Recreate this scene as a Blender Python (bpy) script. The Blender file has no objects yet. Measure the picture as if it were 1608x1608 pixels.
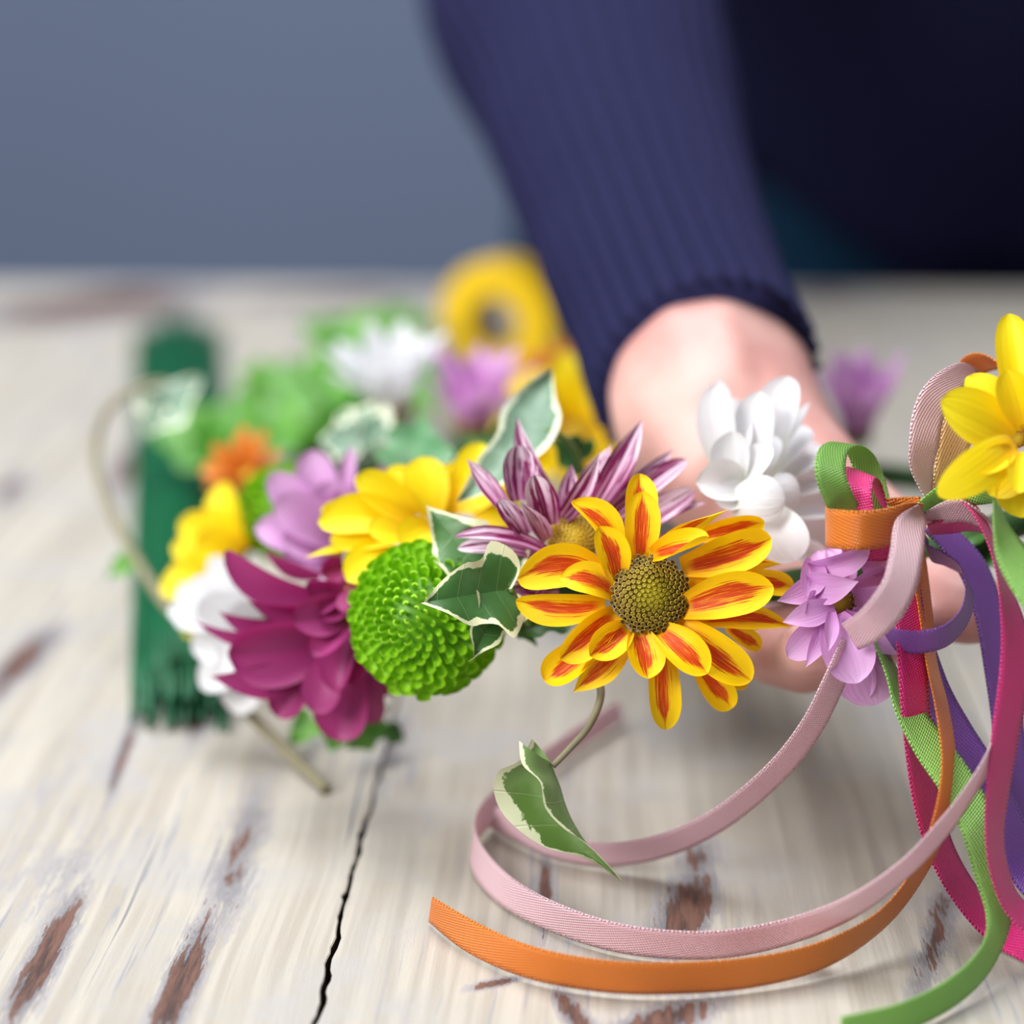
import bpy, math, random
from mathutils import Vector, Matrix, noise
random.seed(7)
sc = bpy.context.scene
col = sc.collection

# ------------------------------------------------------------------ camera
F = 3000.0                      # focal length in pixels of the 1608 px frame
PITCH = math.radians(18.0)
CAM = Vector((0, 0, 0.241))
FW = Vector((0, math.cos(PITCH), -math.sin(PITCH)))
UP = Vector((0, math.sin(PITCH), math.cos(PITCH)))
RT = Vector((1, 0, 0))
cd = bpy.data.cameras.new('camera')
cd.sensor_width = 36.0
cd.lens = 36.0 * F / 1608.0
cd.clip_start = 0.02
cd.dof.use_dof = True
cd.dof.focus_distance = 0.458
cd.dof.aperture_fstop = cd.lens / 17.0
cd.dof.aperture_blades = 0
cam = bpy.data.objects.new('camera', cd)
cam.location = CAM
cam.rotation_euler = (math.pi / 2 - PITCH, 0, 0)
col.objects.link(cam)
sc.camera = cam

# ------------------------------------------------------------------ world, lights, exposure
w = bpy.data.worlds.new('world')
sc.world = w
w.use_nodes = True
bg = w.node_tree.nodes['Background']
bg.inputs[0].default_value = (0.80, 0.88, 1.0, 1)
bg.inputs[1].default_value = 0.25

def area_light(name, loc, target, sx, sy, power, colr):
    l = bpy.data.lights.new(name, 'AREA')
    l.shape = 'RECTANGLE'
    l.size = sx
    l.size_y = sy
    l.energy = power
    l.color = colr
    o = bpy.data.objects.new(name, l)
    o.location = loc
    d = Vector(target) - Vector(loc)
    o.rotation_euler = d.to_track_quat('-Z', 'Y').to_euler()
    col.objects.link(o)
    return o
area_light('window_light', (-1.25, -0.40, 1.05), (0.05, 0.52, 0.05), 0.9, 0.9, 42, (1.0, 0.985, 0.96))
area_light('overhead_fill_light', (-0.20, 0.80, 1.85), (0.15, 0.80, 0.0), 1.2, 1.2, 56, (0.93, 0.96, 1.0))  # unseen soft overhead light, added to brighten the far table

sc.view_settings.view_transform = 'Standard'
sc.view_settings.look = 'None'
sc.view_settings.exposure = 0.0
sc.view_settings.gamma = 1.0
sc.view_settings.use_curve_mapping = False

# ------------------------------------------------------------------ helpers
def P(x, y, d):
    """World point seen at pixel (x, y) of the 1608 frame at depth d (metres) along the view axis."""
    return CAM + d * (FW + (x - 804) / F * RT + (804 - y) / F * UP)

def G(x, y, z=0.0):
    r = FW + (x - 804) / F * RT + (804 - y) / F * UP
    return CAM + r * ((z - CAM.z) / r.z)

ORG = {}
def link(name, verts, faces, mat, parent=None, origin=None, uvs=None, smooth=True, kind=None):
    """ONE mesh object from world-space vertices; origin is its pivot in world space."""
    verts = [Vector(v) for v in verts]
    if origin is None:
        origin = sum(verts, Vector()) / max(1, len(verts))
    origin = Vector(origin)
    me = bpy.data.meshes.new(name)
    me.from_pydata([tuple(v - origin) for v in verts], [], faces)
    if uvs:
        ul = me.uv_layers.new(name='UVMap')
        for lp in me.loops:
            ul.data[lp.index].uv = uvs[lp.vertex_index]
    if smooth:
        for p in me.polygons:
            p.use_smooth = True
    if mat:
        for m in (mat if isinstance(mat, (list, tuple)) else [mat]):
            me.materials.append(m)
    o = bpy.data.objects.new(name, me)
    col.objects.link(o)
    place(o, parent, origin)
    if kind:
        o['kind'] = kind
    return o

def place(o, parent, origin):
    ORG[o] = Vector(origin)
    if parent is not None:
        o.parent = parent
        o.location = Vector(origin) - ORG[parent]
    else:
        o.location = origin

def tag(o, label=None, cat=None, group=None, kind=None):
    if label: o['label'] = label
    if cat: o['category'] = cat
    if group: o['group'] = group
    if kind: o['kind'] = kind
    return o

def empty(name, loc):
    o = bpy.data.objects.new(name, None)
    o.empty_display_size = 0.02
    col.objects.link(o)
    place(o, None, loc)
    return o

def S(r, g, b):
    """sRGB 0-255 to linear."""
    f = lambda c: ((c / 255 + 0.055) / 1.055) ** 2.4 if c > 10 else c / 255 / 12.92
    return (f(r), f(g), f(b), 1.0)

def catmull(pts, n, closed=False):
    """Interpolates a list of tuples; n steps per span."""
    out = []
    m = len(pts)
    spans = m if closed else m - 1
    for i in range(spans):
        if closed:
            a, b, c, d = (pts[(i + k - 1) % m] for k in range(4))
        else:
            a, b, c, d = pts[max(i - 1, 0)], pts[i], pts[i + 1], pts[min(i + 2, m - 1)]
        for k in range(n):
            t = k / n
            out.append(tuple(0.5 * (2 * q + (r - p) * t + (2 * p - 5 * q + 4 * r - s) * t * t + (3 * q - p - 3 * r + s) * t ** 3)
                             for p, q, r, s in zip(a, b, c, d)))
    if not closed:
        out.append(tuple(pts[-1]))
    return out

def tube_geo(path, radii, n=8, closed=False, caps=True):
    V, Fc, UV = [], [], []
    m = len(path)
    path = [Vector(p) for p in path]
    prev = None
    for i in range(m):
        if closed:
            t = path[(i + 1) % m] - path[i - 1]
        else:
            t = path[min(i + 1, m - 1)] - path[max(i - 1, 0)]
        t.normalize()
        if prev is None:
            a = t.orthogonal().normalized()
        else:
            a = (prev - t * prev.dot(t)).normalized()
        prev = a
        b = t.cross(a)
        r = radii[i] if isinstance(radii, (list, tuple)) else radii
        for k in range(n):
            an = 2 * math.pi * k / n
            V.append(path[i] + a * (r * math.cos(an)) + b * (r * math.sin(an)))
            UV.append((k / n, i / max(1, m - 1)))
    rows = m if closed else m - 1
    for i in range(rows):
        j = (i + 1) % m
        for k in range(n):
            l = (k + 1) % n
            Fc.append((i * n + k, i * n + l, j * n + l, j * n + k))
    if caps and not closed:
        Fc.append(tuple(range(n - 1, -1, -1)))
        Fc.append(tuple((m - 1) * n + k for k in range(n)))
    return V, Fc, UV

# ------------------------------------------------------------------ material helpers
class NT:
    def __init__(self, name):
        self.m = bpy.data.materials.new(name)
        self.m.use_nodes = True
        self.t = self.m.node_tree
        self.p = self.t.nodes['Principled BSDF']
        self.out = self.t.nodes['Material Output']
    def n(self, typ, **kw):
        nd = self.t.nodes.new(typ)
        for k, v in kw.items():
            setattr(nd, k, v)
        return nd
    def l(self, a, b):
        self.t.links.new(a, b)
    def val(self, sock, v):
        if hasattr(v, 'is_linked') or isinstance(v, bpy.types.NodeSocket):
            self.l(v, sock)
        else:
            sock.default_value = v
    def math(self, op, a, b=0.0, c=0.0, clamp=False):
        nd = self.n('ShaderNodeMath', operation=op, use_clamp=clamp)
        self.val(nd.inputs[0], a); self.val(nd.inputs[1], b)
        if op in ('MULTIPLY_ADD', 'SMOOTH_MIN', 'SMOOTH_MAX'): self.val(nd.inputs[2], c)
        return nd.outputs[0]
    def ramp(self, v, a, b, smooth=True):
        nd = self.n('ShaderNodeMapRange', interpolation_type='SMOOTHSTEP' if smooth else 'LINEAR')
        self.val(nd.inputs['Value'], v)
        nd.inputs['From Min'].default_value = a
        nd.inputs['From Max'].default_value = b
        return nd.outputs['Result']
    def mix(self, f, a, b, blend='MIX'):
        nd = self.n('ShaderNodeMix', data_type='RGBA', blend_type=blend)
        self.val(nd.inputs[0], f); self.val(nd.inputs[6], a); self.val(nd.inputs[7], b)
        return nd.outputs[2]
    def noise(self, vec, scale=5.0, detail=2.0, rough=0.5, dist=0.0, out=0):
        nd = self.n('ShaderNodeTexNoise')
        if vec is not None: self.l(vec, nd.inputs['Vector'])
        nd.inputs['Scale'].default_value = scale
        nd.inputs['Detail'].default_value = detail
        nd.inputs['Roughness'].default_value = rough
        nd.inputs['Distortion'].default_value = dist
        return nd.outputs[out]
    def mapping(self, vec, loc=(0, 0, 0), rot=(0, 0, 0), scale=(1, 1, 1), typ='POINT'):
        nd = self.n('ShaderNodeMapping', vector_type=typ)
        self.l(vec, nd.inputs[0])
        nd.inputs[1].default_value = loc
        nd.inputs[2].default_value = rot
        nd.inputs[3].default_value = scale
        return nd.outputs[0]
    def bump(self, h, strength=0.3, dist=0.001):
        nd = self.n('ShaderNodeBump')
        nd.inputs['Strength'].default_value = strength
        nd.inputs['Distance'].default_value = dist
        self.l(h, nd.inputs['Height'])
        self.l(nd.outputs[0], self.p.inputs['Normal'])
        return nd.outputs[0]
    def coord(self, which='UV'):
        return self.n('ShaderNodeTexCoord').outputs[which]
    def sep(self, vec):
        nd = self.n('ShaderNodeSeparateXYZ'); self.l(vec, nd.inputs[0])
        return nd.outputs
    def comb(self, x, y, z=0.0):
        nd = self.n('ShaderNodeCombineXYZ')
        for i, v in enumerate((x, y, z)): self.val(nd.inputs[i], v)
        return nd.outputs[0]
    def rnd(self):
        return self.n('ShaderNodeObjectInfo').outputs['Random']
    def translucent(self, colr, amount):
        tr = self.n('ShaderNodeBsdfTranslucent')
        self.val(tr.inputs[0], colr)
        mx = self.n('ShaderNodeMixShader')
        mx.inputs[0].default_value = amount
        self.l(self.p.outputs[0], mx.inputs[1]); self.l(tr.outputs[0], mx.inputs[2])
        self.l(mx.outputs[0], self.out.inputs[0])

def plain(name, c, rough=0.6, spec=0.4, var=0.0, scale=30):
    k = NT(name)
    if var:
        n = k.noise(k.coord('Object'), scale, 3)
        c2 = tuple(x * (1 - var) for x in c[:3]) + (1,)
        c1 = tuple(min(1, x * (1 + var)) for x in c[:3]) + (1,)
        k.l(k.mix(n, c2, c1), k.p.inputs['Base Color'])
    else:
        k.p.inputs['Base Color'].default_value = c
    k.p.inputs['Roughness'].default_value = rough
    k.p.inputs['Specular IOR Level'].default_value = spec
    return k.m

def petal_mat(name, c_mid, c_base, c_tip, trans=0.25, rough=0.5, vein=0.25, tcol=None, under=None):
    """Plain petal: colour runs from base to tip, with fine lengthwise veins."""
    k = NT(name)
    uv = k.coord('UV')
    s = k.sep(uv)
    f1 = k.ramp(s[1], 0.0, 0.45)
    f2 = k.ramp(s[1], 0.55, 1.0)
    c = k.mix(f1, c_base, c_mid)
    c = k.mix(f2, c, c_tip)
    vv = k.comb(k.math('MULTIPLY', s[0], 14.0), k.math('MULTIPLY', s[1], 1.2), k.math('MULTIPLY', k.rnd(), 40.0))
    n = k.noise(vv, 1.0, 3)
    sh = k.ramp(n, 0.35, 0.7)
    dark = tuple(x * 0.78 for x in c_mid[:3]) + (1,)
    c = k.mix(k.math('MULTIPLY', sh, vein), c, dark)
    if under:
        geo = k.n('ShaderNodeNewGeometry').outputs['Backfacing']
        c = k.mix(geo, c, under)
    k.l(c, k.p.inputs['Base Color'])
    k.p.inputs['Roughness'].default_value = rough
    k.p.inputs['Specular IOR Level'].default_value = 0.35
    k.p.inputs['Sheen Weight'].default_value = 0.08
    k.bump(n, 0.35, 0.0006)
    k.translucent(tcol or c_mid, trans)
    return k.m

def stripe_mat():
    """Yellow petal with a ragged red-orange band down the middle."""
    k = NT('yellow_petal_with_red_band')
    s = k.sep(k.coord('UV'))
    r40 = k.math('MULTIPLY', k.rnd(), 40.0)
    u = k.math('SUBTRACT', s[0], 0.5)
    wob = k.noise(k.comb(k.math('MULTIPLY', s[1], 2.5), r40), 1.0, 2)
    u = k.math('ADD', u, k.math('MULTIPLY', k.math('SUBTRACT', wob, 0.5), 0.16))
    au = k.math('ABSOLUTE', u)
    streak = k.noise(k.comb(k.math('MULTIPLY', s[0], 34.0), k.math('MULTIPLY', s[1], 1.3), r40), 1.0, 5, 0.65)
    edge = k.math('ADD', au, k.math('MULTIPLY', k.math('SUBTRACT', streak, 0.5), 0.62))
    widthv = k.math('MULTIPLY', k.math('MULTIPLY', k.math('SUBTRACT', 1.0, k.ramp(s[1], 0.62, 1.0)), k.ramp(s[1], -1.2, 0.4)), 0.22)
    band = k.ramp(k.math('SUBTRACT', widthv, edge), -0.018, 0.03)
    band = k.math('MULTIPLY', band, k.ramp(s[1], 0.02, 0.16))
    fine = k.noise(k.comb(k.math('MULTIPLY', s[0], 60.0), k.math('MULTIPLY', s[1], 3.0), r40), 1.0, 3)
    red = k.mix(k.ramp(fine, 0.4, 0.62), S(200, 58, 10), S(228, 92, 14))
    yel = k.mix(k.ramp(s[1], 0.0, 0.5), S(244, 182, 0), S(254, 212, 6))
    yel = k.mix(k.ramp(streak, 0.62, 0.72), yel, S(222, 140, 4))
    band = k.math('MULTIPLY', band, k.math('SUBTRACT', 1.0, k.math('MULTIPLY', k.ramp(fine, 0.58, 0.68), 0.75)))
    c = k.mix(band, yel, red)
    k.l(c, k.p.inputs['Base Color'])
    k.p.inputs['Roughness'].default_value = 0.5
    k.p.inputs['Specular IOR Level'].default_value = 0.3
    k.bump(streak, 0.3, 0.0005)
    k.translucent(c, 0.2)
    return k.m

def purple_stripe_mat():
    k = NT('purple_and_white_streaked_petal')
    s = k.sep(k.coord('UV'))
    r40 = k.math('MULTIPLY', k.rnd(), 60.0)
    n1 = k.noise(k.comb(k.math('MULTIPLY', s[0], 8.0), k.math('MULTIPLY', s[1], 0.9), r40), 1.0, 2.5, 0.55)
    n2 = k.noise(k.comb(k.math('MULTIPLY', s[0], 22.0), k.math('MULTIPLY', s[1], 2.2), r40), 1.0, 3, 0.6)
    n = k.math('ADD', k.math('MULTIPLY', n1, 0.7), k.math('MULTIPLY', n2, 0.3))
    m = k.ramp(n, 0.482, 0.515)
    dark = k.mix(n2, S(100, 6, 66), S(150, 20, 100))
    lite = k.mix(k.ramp(s[1], 0.2, 0.95), S(212, 150, 190), S(244, 222, 238))
    c = k.mix(m, dark, lite)
    k.l(c, k.p.inputs['Base Color'])
    k.p.inputs['Roughness'].default_value = 0.45
    k.bump(n2, 0.4, 0.0006)
    k.translucent(c, 0.15)
    return k.m

def ribbon_mat(name, c, c2, weave=1.0, trans=0.0, rough=0.30):
    """Satin ribbon: twill weave in the relief, slightly darker woven edges."""
    k = NT(name)
    s = k.sep(k.coord('UV'))            # x 0..1 across, y in ribbon widths along
    a = k.math('MULTIPLY', s[0], 58.0)
    b = k.math('MULTIPLY', s[1], 58.0)
    wv = k.math('MULTIPLY', k.math('SINE', k.math('ADD', a, k.math('MULTIPLY', b, 0.6))), k.math('SINE', k.math('SUBTRACT', b, k.math('MULTIPLY', a, 0.25))))
    wv01 = k.math('MULTIPLY_ADD', wv, 0.5, 0.5)
    e = k.math('ABSOLUTE', k.math('SUBTRACT', s[0], 0.5))
    em = k.ramp(e, 0.43, 0.47)
    stitch = k.math('MULTIPLY_ADD', k.math('SINE', k.math('MULTIPLY', s[1], 60.0)), 0.5, 0.5)
    cc = k.mix(k.math('MULTIPLY', k.ramp(wv01, 0.25, 0.75), 0.85 * weave), c, c2)
    edge = k.mix(stitch, c2, c)
    cc = k.mix(k.math('MULTIPLY', em, 0.6), cc, edge)
    k.l(cc, k.p.inputs['Base Color'])
    k.p.inputs['Roughness'].default_value = rough
    k.p.inputs['Specular IOR Level'].default_value = 0.55
    k.p.inputs['Sheen Weight'].default_value = 0.08
    h = k.math('ADD', k.math('MULTIPLY', wv01, weave), k.math('MULTIPLY', k.math('MULTIPLY', stitch, em), 1.5))
    k.bump(h, 0.9, 0.0004)
    if trans:
        k.translucent(cc, trans)
    return k.m

def ivy_mat(name, green, green2, cream, amount):
    """Leaf with cream ragged margin; UV.x runs 0 at the midrib to 1 at the margin."""
    k = NT(name)
    s = k.sep(k.coord('UV'))
    ob = k.coord('Object')
    rn = k.math('MULTIPLY', k.rnd(), 30.0)
    v = k.n('ShaderNodeVectorMath', operation='ADD'); k.l(ob, v.inputs[0]); k.l(k.comb(rn, rn, rn), v.inputs[1])
    n = k.noise(v.outputs[0], 110.0, 5, 0.65)
    n2 = k.noise(v.outputs[0], 70.0, 3, 0.5)
    c = k.mix(k.ramp(n2, 0.4, 0.6), green, green2)
    f = k.math('ADD', s[0], k.math('MULTIPLY', k.math('SUBTRACT', n, 0.5), 1.5))
    m = k.ramp(f, 1.0 - amount, 1.06 - amount)
    c = k.mix(m, c, cream)
    vein = k.math('SUBTRACT', 1.0, k.ramp(k.math('ABSOLUTE', k.math('SINE', k.math('MULTIPLY', s[1], math.pi * 5))), 0.0, 0.12))
    c = k.mix(k.math('MULTIPLY', vein, 0.10), c, cream)
    k.l(c, k.p.inputs['Base Color'])
    k.p.inputs['Roughness'].default_value = 0.42
    k.p.inputs['Specular IOR Level'].default_value = 0.45
    k.bump(k.math('ADD', n, vein), 0.3, 0.0006)
    k.translucent(c, 0.18)
    return k.m

M = {}
M['stripe'] = stripe_mat()
M['pstripe'] = purple_stripe_mat()
M['yellow'] = petal_mat('yellow_petal', S(255, 228, 0), S(248, 200, 0), S(255, 236, 30), 0.3, vein=0.3, tcol=S(255, 215, 0))
M['white'] = petal_mat('white_petal', S(228, 228, 231), S(214, 218, 202), S(232, 232, 235), 0.3, vein=0.12, tcol=S(250, 250, 250))
M['lilac'] = petal_mat('lilac_petal', S(214, 158, 210), S(190, 122, 186), S(226, 182, 224), 0.28, vein=0.3, tcol=S(220, 160, 220))
M['magenta'] = petal_mat('magenta_petal', S(144, 12, 84), S(104, 6, 62), S(166, 30, 106), 0.22, rough=0.42, vein=0.4, tcol=S(190, 20, 110), under=S(156, 52, 114))
M['orange'] = petal_mat('orange_petal', S(214, 124, 36), S(190, 92, 22), S(222, 146, 60), 0.25, vein=0.3)
M['lime'] = petal_mat('lime_floret', S(150, 208, 18), S(104, 164, 8), S(192, 234, 66), 0.25, rough=0.4, vein=0.1, tcol=S(140, 210, 20))
M['leafvar'] = ivy_mat('variegated_ivy_leaf', S(58, 100, 44), S(84, 126, 70), S(226, 226, 184), 0.42)
M['leafpale'] = ivy_mat('pale_variegated_ivy_leaf', S(104, 134, 110), S(130, 158, 134), S(228, 234, 208), 0.45)
M['leafgreen'] = ivy_mat('green_ivy_leaf', S(70, 132, 40), S(104, 164, 60), S(130, 180, 90), 0.02)
M['leafmid'] = ivy_mat('mid_green_ivy_leaf', S(84, 134, 88), S(106, 150, 106), S(176, 204, 170), 0.06)
M['leafdark'] = ivy_mat('dark_green_ivy_leaf', S(38, 78, 28), S(62, 108, 40), S(120, 150, 90), 0.03)
M['stem'] = plain('brown_green_stem', S(128, 122, 96), 0.6, 0.3, 0.25, 200)
M['greenstem'] = plain('green_stem', S(92, 128, 56), 0.5, 0.4, 0.2, 200)
M['tape'] = plain('dark_green_floral_tape', S(38, 66, 30), 0.7, 0.2, 0.3, 300)
M['wire'] = plain('green_lacquered_wire', S(0, 92, 54), 0.4, 0.45, 0.25, 40)
M['wall'] = plain('slate_blue_wall_paint', S(112, 124, 148), 0.9, 0.1, 0.03, 2)
M['floor'] = plain('dark_floor', S(86, 80, 76), 0.7, 0.3, 0.1, 3)
M['r_pink'] = ribbon_mat('pale_pink_ribbon', S(246, 198, 210), S(255, 240, 244), 1.0, 0.35)
M['r_orange'] = ribbon_mat('orange_satin_ribbon', S(224, 104, 2), S(252, 164, 56), 0.8, 0.12)
M['r_green'] = ribbon_mat('lime_green_ribbon', S(112, 200, 54), S(212, 248, 156), 1.0, 0.3)
M['r_magenta'] = ribbon_mat('magenta_satin_ribbon', S(206, 18, 106), S(236, 70, 146), 0.6, 0.1)
M['r_purple'] = ribbon_mat('purple_satin_ribbon', S(112, 52, 150), S(150, 98, 190), 0.7, 0.1)
M['r_peach'] = ribbon_mat('pale_orange_ribbon', S(246, 190, 120), S(254, 216, 160), 1.0, 0.2)

def disc_mat(name, inner, mid, outer):
    k = NT(name)
    s = k.sep(k.coord('UV'))
    c = k.mix(k.ramp(s[0], 0.2, 0.65), inner, mid)
    c = k.mix(k.ramp(s[0], 0.65, 0.9), c, outer)
    c = k.mix(k.ramp(s[1], 0.5, 1.0), c, S(206, 176, 60))
    k.l(c, k.p.inputs['Base Color'])
    k.p.inputs['Roughness'].default_value = 0.6
    return k.m
M['disc'] = disc_mat('olive_flower_disc', S(176, 158, 22), S(140, 116, 12), S(88, 60, 10))
M['disc_y'] = disc_mat('yellow_flower_disc', S(196, 164, 20), S(178, 138, 16), S(150, 104, 12))
M['calyx'] = plain('green_calyx', S(70, 110, 42), 0.6, 0.3, 0.2, 200)

# ------------------------------------------------------------------ the setting
def box_geo(x0, x1, y0, y1, z0, z1):
    V = [(x, y, z) for z in (z0, z1) for y in (y0, y1) for x in (x0, x1)]
    return V, [(0, 2, 3, 1), (4, 5, 7, 6), (0, 1, 5, 4), (2, 6, 7, 3), (0, 4, 6, 2), (1, 3, 7, 5)]

V, Fc = box_geo(-3, 3, 2.6, 2.7, -0.75, 2.2)
tag(link('wall_back', V, Fc, M['wall'], smooth=False), 'plain slate blue wall behind the person and table', kind='structure')
V, Fc = box_geo(-3, 3, -1.2, 2.7, -0.8, -0.75)
tag(link('floor', V, Fc, M['floor'], smooth=False), 'dark floor under the painted table', kind='structure')

# ------------------------------------------------------------------ table of painted planks
TANG = math.atan2(146 / F, math.cos(PITCH) + 974 / F * math.sin(PITCH))
TU = Vector((math.cos(TANG), -math.sin(TANG), 0))     # across the planks
TV = Vector((math.sin(TANG), math.cos(TANG), 0))      # along the planks
def T(x, y):
    g = G(x, y)
    return g.dot(TU), g.dot(TV)

def wood_mat():
    k = NT('worn_white_painted_wood')
    ob = k.coord('Object')
    # streak noises, long along the plank
    warp = k.noise(ob, 5.0, 2, out=1)
    vm = k.n('ShaderNodeVectorMath', operation='MULTIPLY_ADD')
    k.l(warp, vm.inputs[0]); vm.inputs[1].default_value = (0.012, 0.0, 0.0); k.l(ob, vm.inputs[2])
    wob = vm.outputs[0]
    grain = k.noise(k.mapping(wob, scale=(1, 0.045, 1)), 420.0, 4, 0.6)
    grain2 = k.noise(k.mapping(wob, scale=(1, 0.022, 1)), 230.0, 3, 0.55)
    brush = k.noise(k.mapping(wob, rot=(0, 0, -0.16), scale=(1, 0.10, 1)), 420.0, 6, 0.72)
    blot = k.noise(ob, 26.0, 4, 0.6)
    big = k.noise(k.mapping(wob, scale=(1, 0.22, 1)), 17.0, 3, 0.55)
    fine = k.noise(ob, 900.0, 2, 0.5)
    # worn places where the paint has gone, plus one painted shadow: (from, to, half width px, strength)
    stains_and_shadow = [((0, 1640), (125, 1400), 34, 1.0), ((235, 1660), (330, 1440), 34, 1.05), ((330, 1500), (425, 1170), 40, 0.62),
              ((-40, 1120), (85, 985), 40, 0.95), ((858, 1335), (855, 1465), 15, 0.95), ((1050, 1500), (1100, 1370), 52, 1.05),
              ((1085, 1400), (1105, 1300), 40, 0.62), ((742, 1552), (820, 1535), 15, 0.95), ((865, 1545), (935, 1640), 26, 0.95),
              ((945, 1640), (1130, 1570), 46, 1.0), ((1430, 1600), (1500, 1370), 30, 0.74), ((155, 1300), (225, 1090), 12, 0.72),
              ((305, 1170), (310, 1110), 26, 0.6), ((180, 790), (215, 690), 26, 0.9), ((0, 800), (30, 730), 30, 0.75),
              ((590, 1260), (640, 1110), 26, 0.55), ((1480, 1330), (1520, 1130), 22, 0.62), ((-60, 500), (330, 468), 26, 1.0),  # first entry here is shadow near the wreath, painted into the plank colour
              ((330, 478), (700, 462), 14, 0.75), ((1200, 470), (1400, 455), 16, 0.6), ((60, 475), (300, 456), 16, 1.0)]
    acc = None
    for (a, b, hw, dep) in stains_and_shadow:
        ua, va = T(*a); ub, vb = T(*b)
        cu, cv = (ua + ub) / 2, (va + vb) / 2
        ln = math.hypot(ub - ua, vb - va) / 2
        an = math.atan2(vb - va, ub - ua)
        dist = (G(*a) + G(*b)).length * 0.5
        mid = ((a[0] + b[0]) / 2, (a[1] + b[1]) / 2)
        depth = (G(*mid) - CAM).dot(FW)
        hwm = hw / F * depth
        if abs(math.sin(an)) < 0.6 and b[1] < 600:
            hwm = hw / F * depth / math.sin(PITCH - math.atan((804 - mid[1]) / F))
        mp = k.mapping(ob, loc=(cu, cv, 0), rot=(0, 0, an), scale=(ln * 1.35, hwm * 1.15, 1), typ='TEXTURE')
        fl = k.n('ShaderNodeVectorMath', operation='MULTIPLY'); k.l(mp, fl.inputs[0]); fl.inputs[1].default_value = (1, 1, 0)
        le = k.n('ShaderNodeVectorMath', operation='LENGTH'); k.l(fl.outputs[0], le.inputs[0])
        f = k.math('MULTIPLY', k.math('SUBTRACT', 1.25, le.outputs['Value']), dep * 1.12)
        acc = f if acc is None else k.math('MAXIMUM', acc, f)
    acc = k.math('MAXIMUM', acc, k.math('MULTIPLY', k.math('SUBTRACT', big, 0.60), 4.2))
    acc = k.math('ADD', acc, k.math('MULTIPLY', k.math('SUBTRACT', brush, 0.5), 2.6))
    acc = k.math('ADD', acc, k.math('MULTIPLY', k.math('SUBTRACT', blot, 0.5), 0.9))
    grey = k.ramp(acc, 0.26, 0.52)
    bare = k.ramp(acc, 0.72, 0.92)
    paint = k.mix(k.ramp(grain2, 0.4, 0.62), S(162, 154, 142), S(178, 171, 159))
    paint = k.mix(k.ramp(blot, 0.45, 0.7), paint, S(166, 162, 157))
    lines = k.math('MULTIPLY', k.ramp(grain, 0.56, 0.67), k.ramp(big, 0.38, 0.54))
    paint = k.mix(k.math('MULTIPLY', lines, 0.7), paint, S(128, 132, 146))
    lines2 = k.ramp(grain2, 0.66, 0.72)
    paint = k.mix(k.math('MULTIPLY', lines2, 0.75), paint, S(104, 106, 116))
    greyc = k.mix(k.ramp(brush, 0.4, 0.6), S(112, 110, 116), S(160, 155, 154))
    brown = k.mix(k.ramp(brush, 0.38, 0.62), S(66, 50, 46), S(112, 80, 68))
    c = k.mix(k.math('MULTIPLY', grey, 0.9), paint, greyc)
    c = k.mix(bare, c, brown)
    k.l(c, k.p.inputs['Base Color'])
    k.p.inputs['Roughness'].default_value = 0.55
    k.p.inputs['Specular IOR Level'].default_value = 0.35
    h = k.math('SUBTRACT', k.math('MULTIPLY', fine, 0.15), k.math('ADD', k.math('MULTIPLY', bare, 1.0), k.math('MULTIPLY', lines2, 0.8)))
    h = k.math('ADD', h, k.math('MULTIPLY', brush, 0.6))
    k.bump(h, 0.5, 0.0008)
    return k.m
M['wood'] = wood_mat()
M['raw'] = plain('raw_brown_plank_side', S(70, 52, 42), 0.8, 0.2, 0.3, 60)
M['woodleg'] = plain('worn_grey_wood', S(150, 140, 130), 0.7, 0.3, 0.25, 40)

table = empty('table', (0, 0, 0))
tag(table, 'table with worn white painted planks under the flower wreath', 'table')
table.rotation_euler = (0, 0, -TANG)
UC, VC = T(545, 1400)
V0, V1 = 0.13, G(804, 448).dot(TV)
PW = 0.178
NSEG = 420
def seam(k, v, side):
    """Plank edge: u position of seam k at v, on one side of the gap."""
    base = UC + k * PW
    if k == 0:
        vv = v * 60
        wig = 0.0016 * noise.noise((v * 9, 3.1, 0)) + 0.0009 * noise.noise((v * 110, 1.7, 5))
        gap = 0.0005 + 0.0006 * max(0, noise.noise((v * 40, 9, 2)) + 0.35) + max(0, 0.50 - v) * 0.003
        chip = 0.0012 * max(0, noise.noise((v * 210, 4 + side * 3, 1)) - 0.02)
        return base + wig + side * (gap / 2 + chip)
    return base + 0.0008 * noise.noise((v * 12, k * 7, 0)) + side * 0.00045
K0, K1 = -5, 5
for k in range(K0, K1):
    V, Fc = [], []
    zt = 0.0004 * random.uniform(-1, 0) if k not in (-1, 0) else 0.0
    for i in range(NSEG + 1):
        # finer steps near the front where the gap shows sharply
        t = (i / NSEG) ** 1.5
        v = V0 + (V1 - V0) * t
        a, b = seam(k, v, 1), seam(k + 1, v, -1)
        c = 0.0003
        for (u, z) in ((a, -0.03), (a, zt - c), (a + c, zt), (b - c, zt), (b, zt - c), (b, -0.03)):
            V.append((u, v, z))
    for i in range(NSEG):
        for j in range(5):
            Fc.append((i * 6 + j, i * 6 + 6 + j, i * 6 + 7 + j, i * 6 + 1 + j)[::-1])
        Fc.append((i * 6 + 5, i * 6 + 11, i * 6 + 6, i * 6)[::-1])
    Fc.append((0, 1, 2, 3, 4, 5)); Fc.append(tuple(NSEG * 6 + j for j in (5, 4, 3, 2, 1, 0)))
    pk = link('plank', V, Fc, [M['wood'], M['raw']], table, (0, 0, 0), smooth=False)
    for p in pk.data.polygons:
        if abs(p.normal.z) < 0.2: p.material_index = 1
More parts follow.
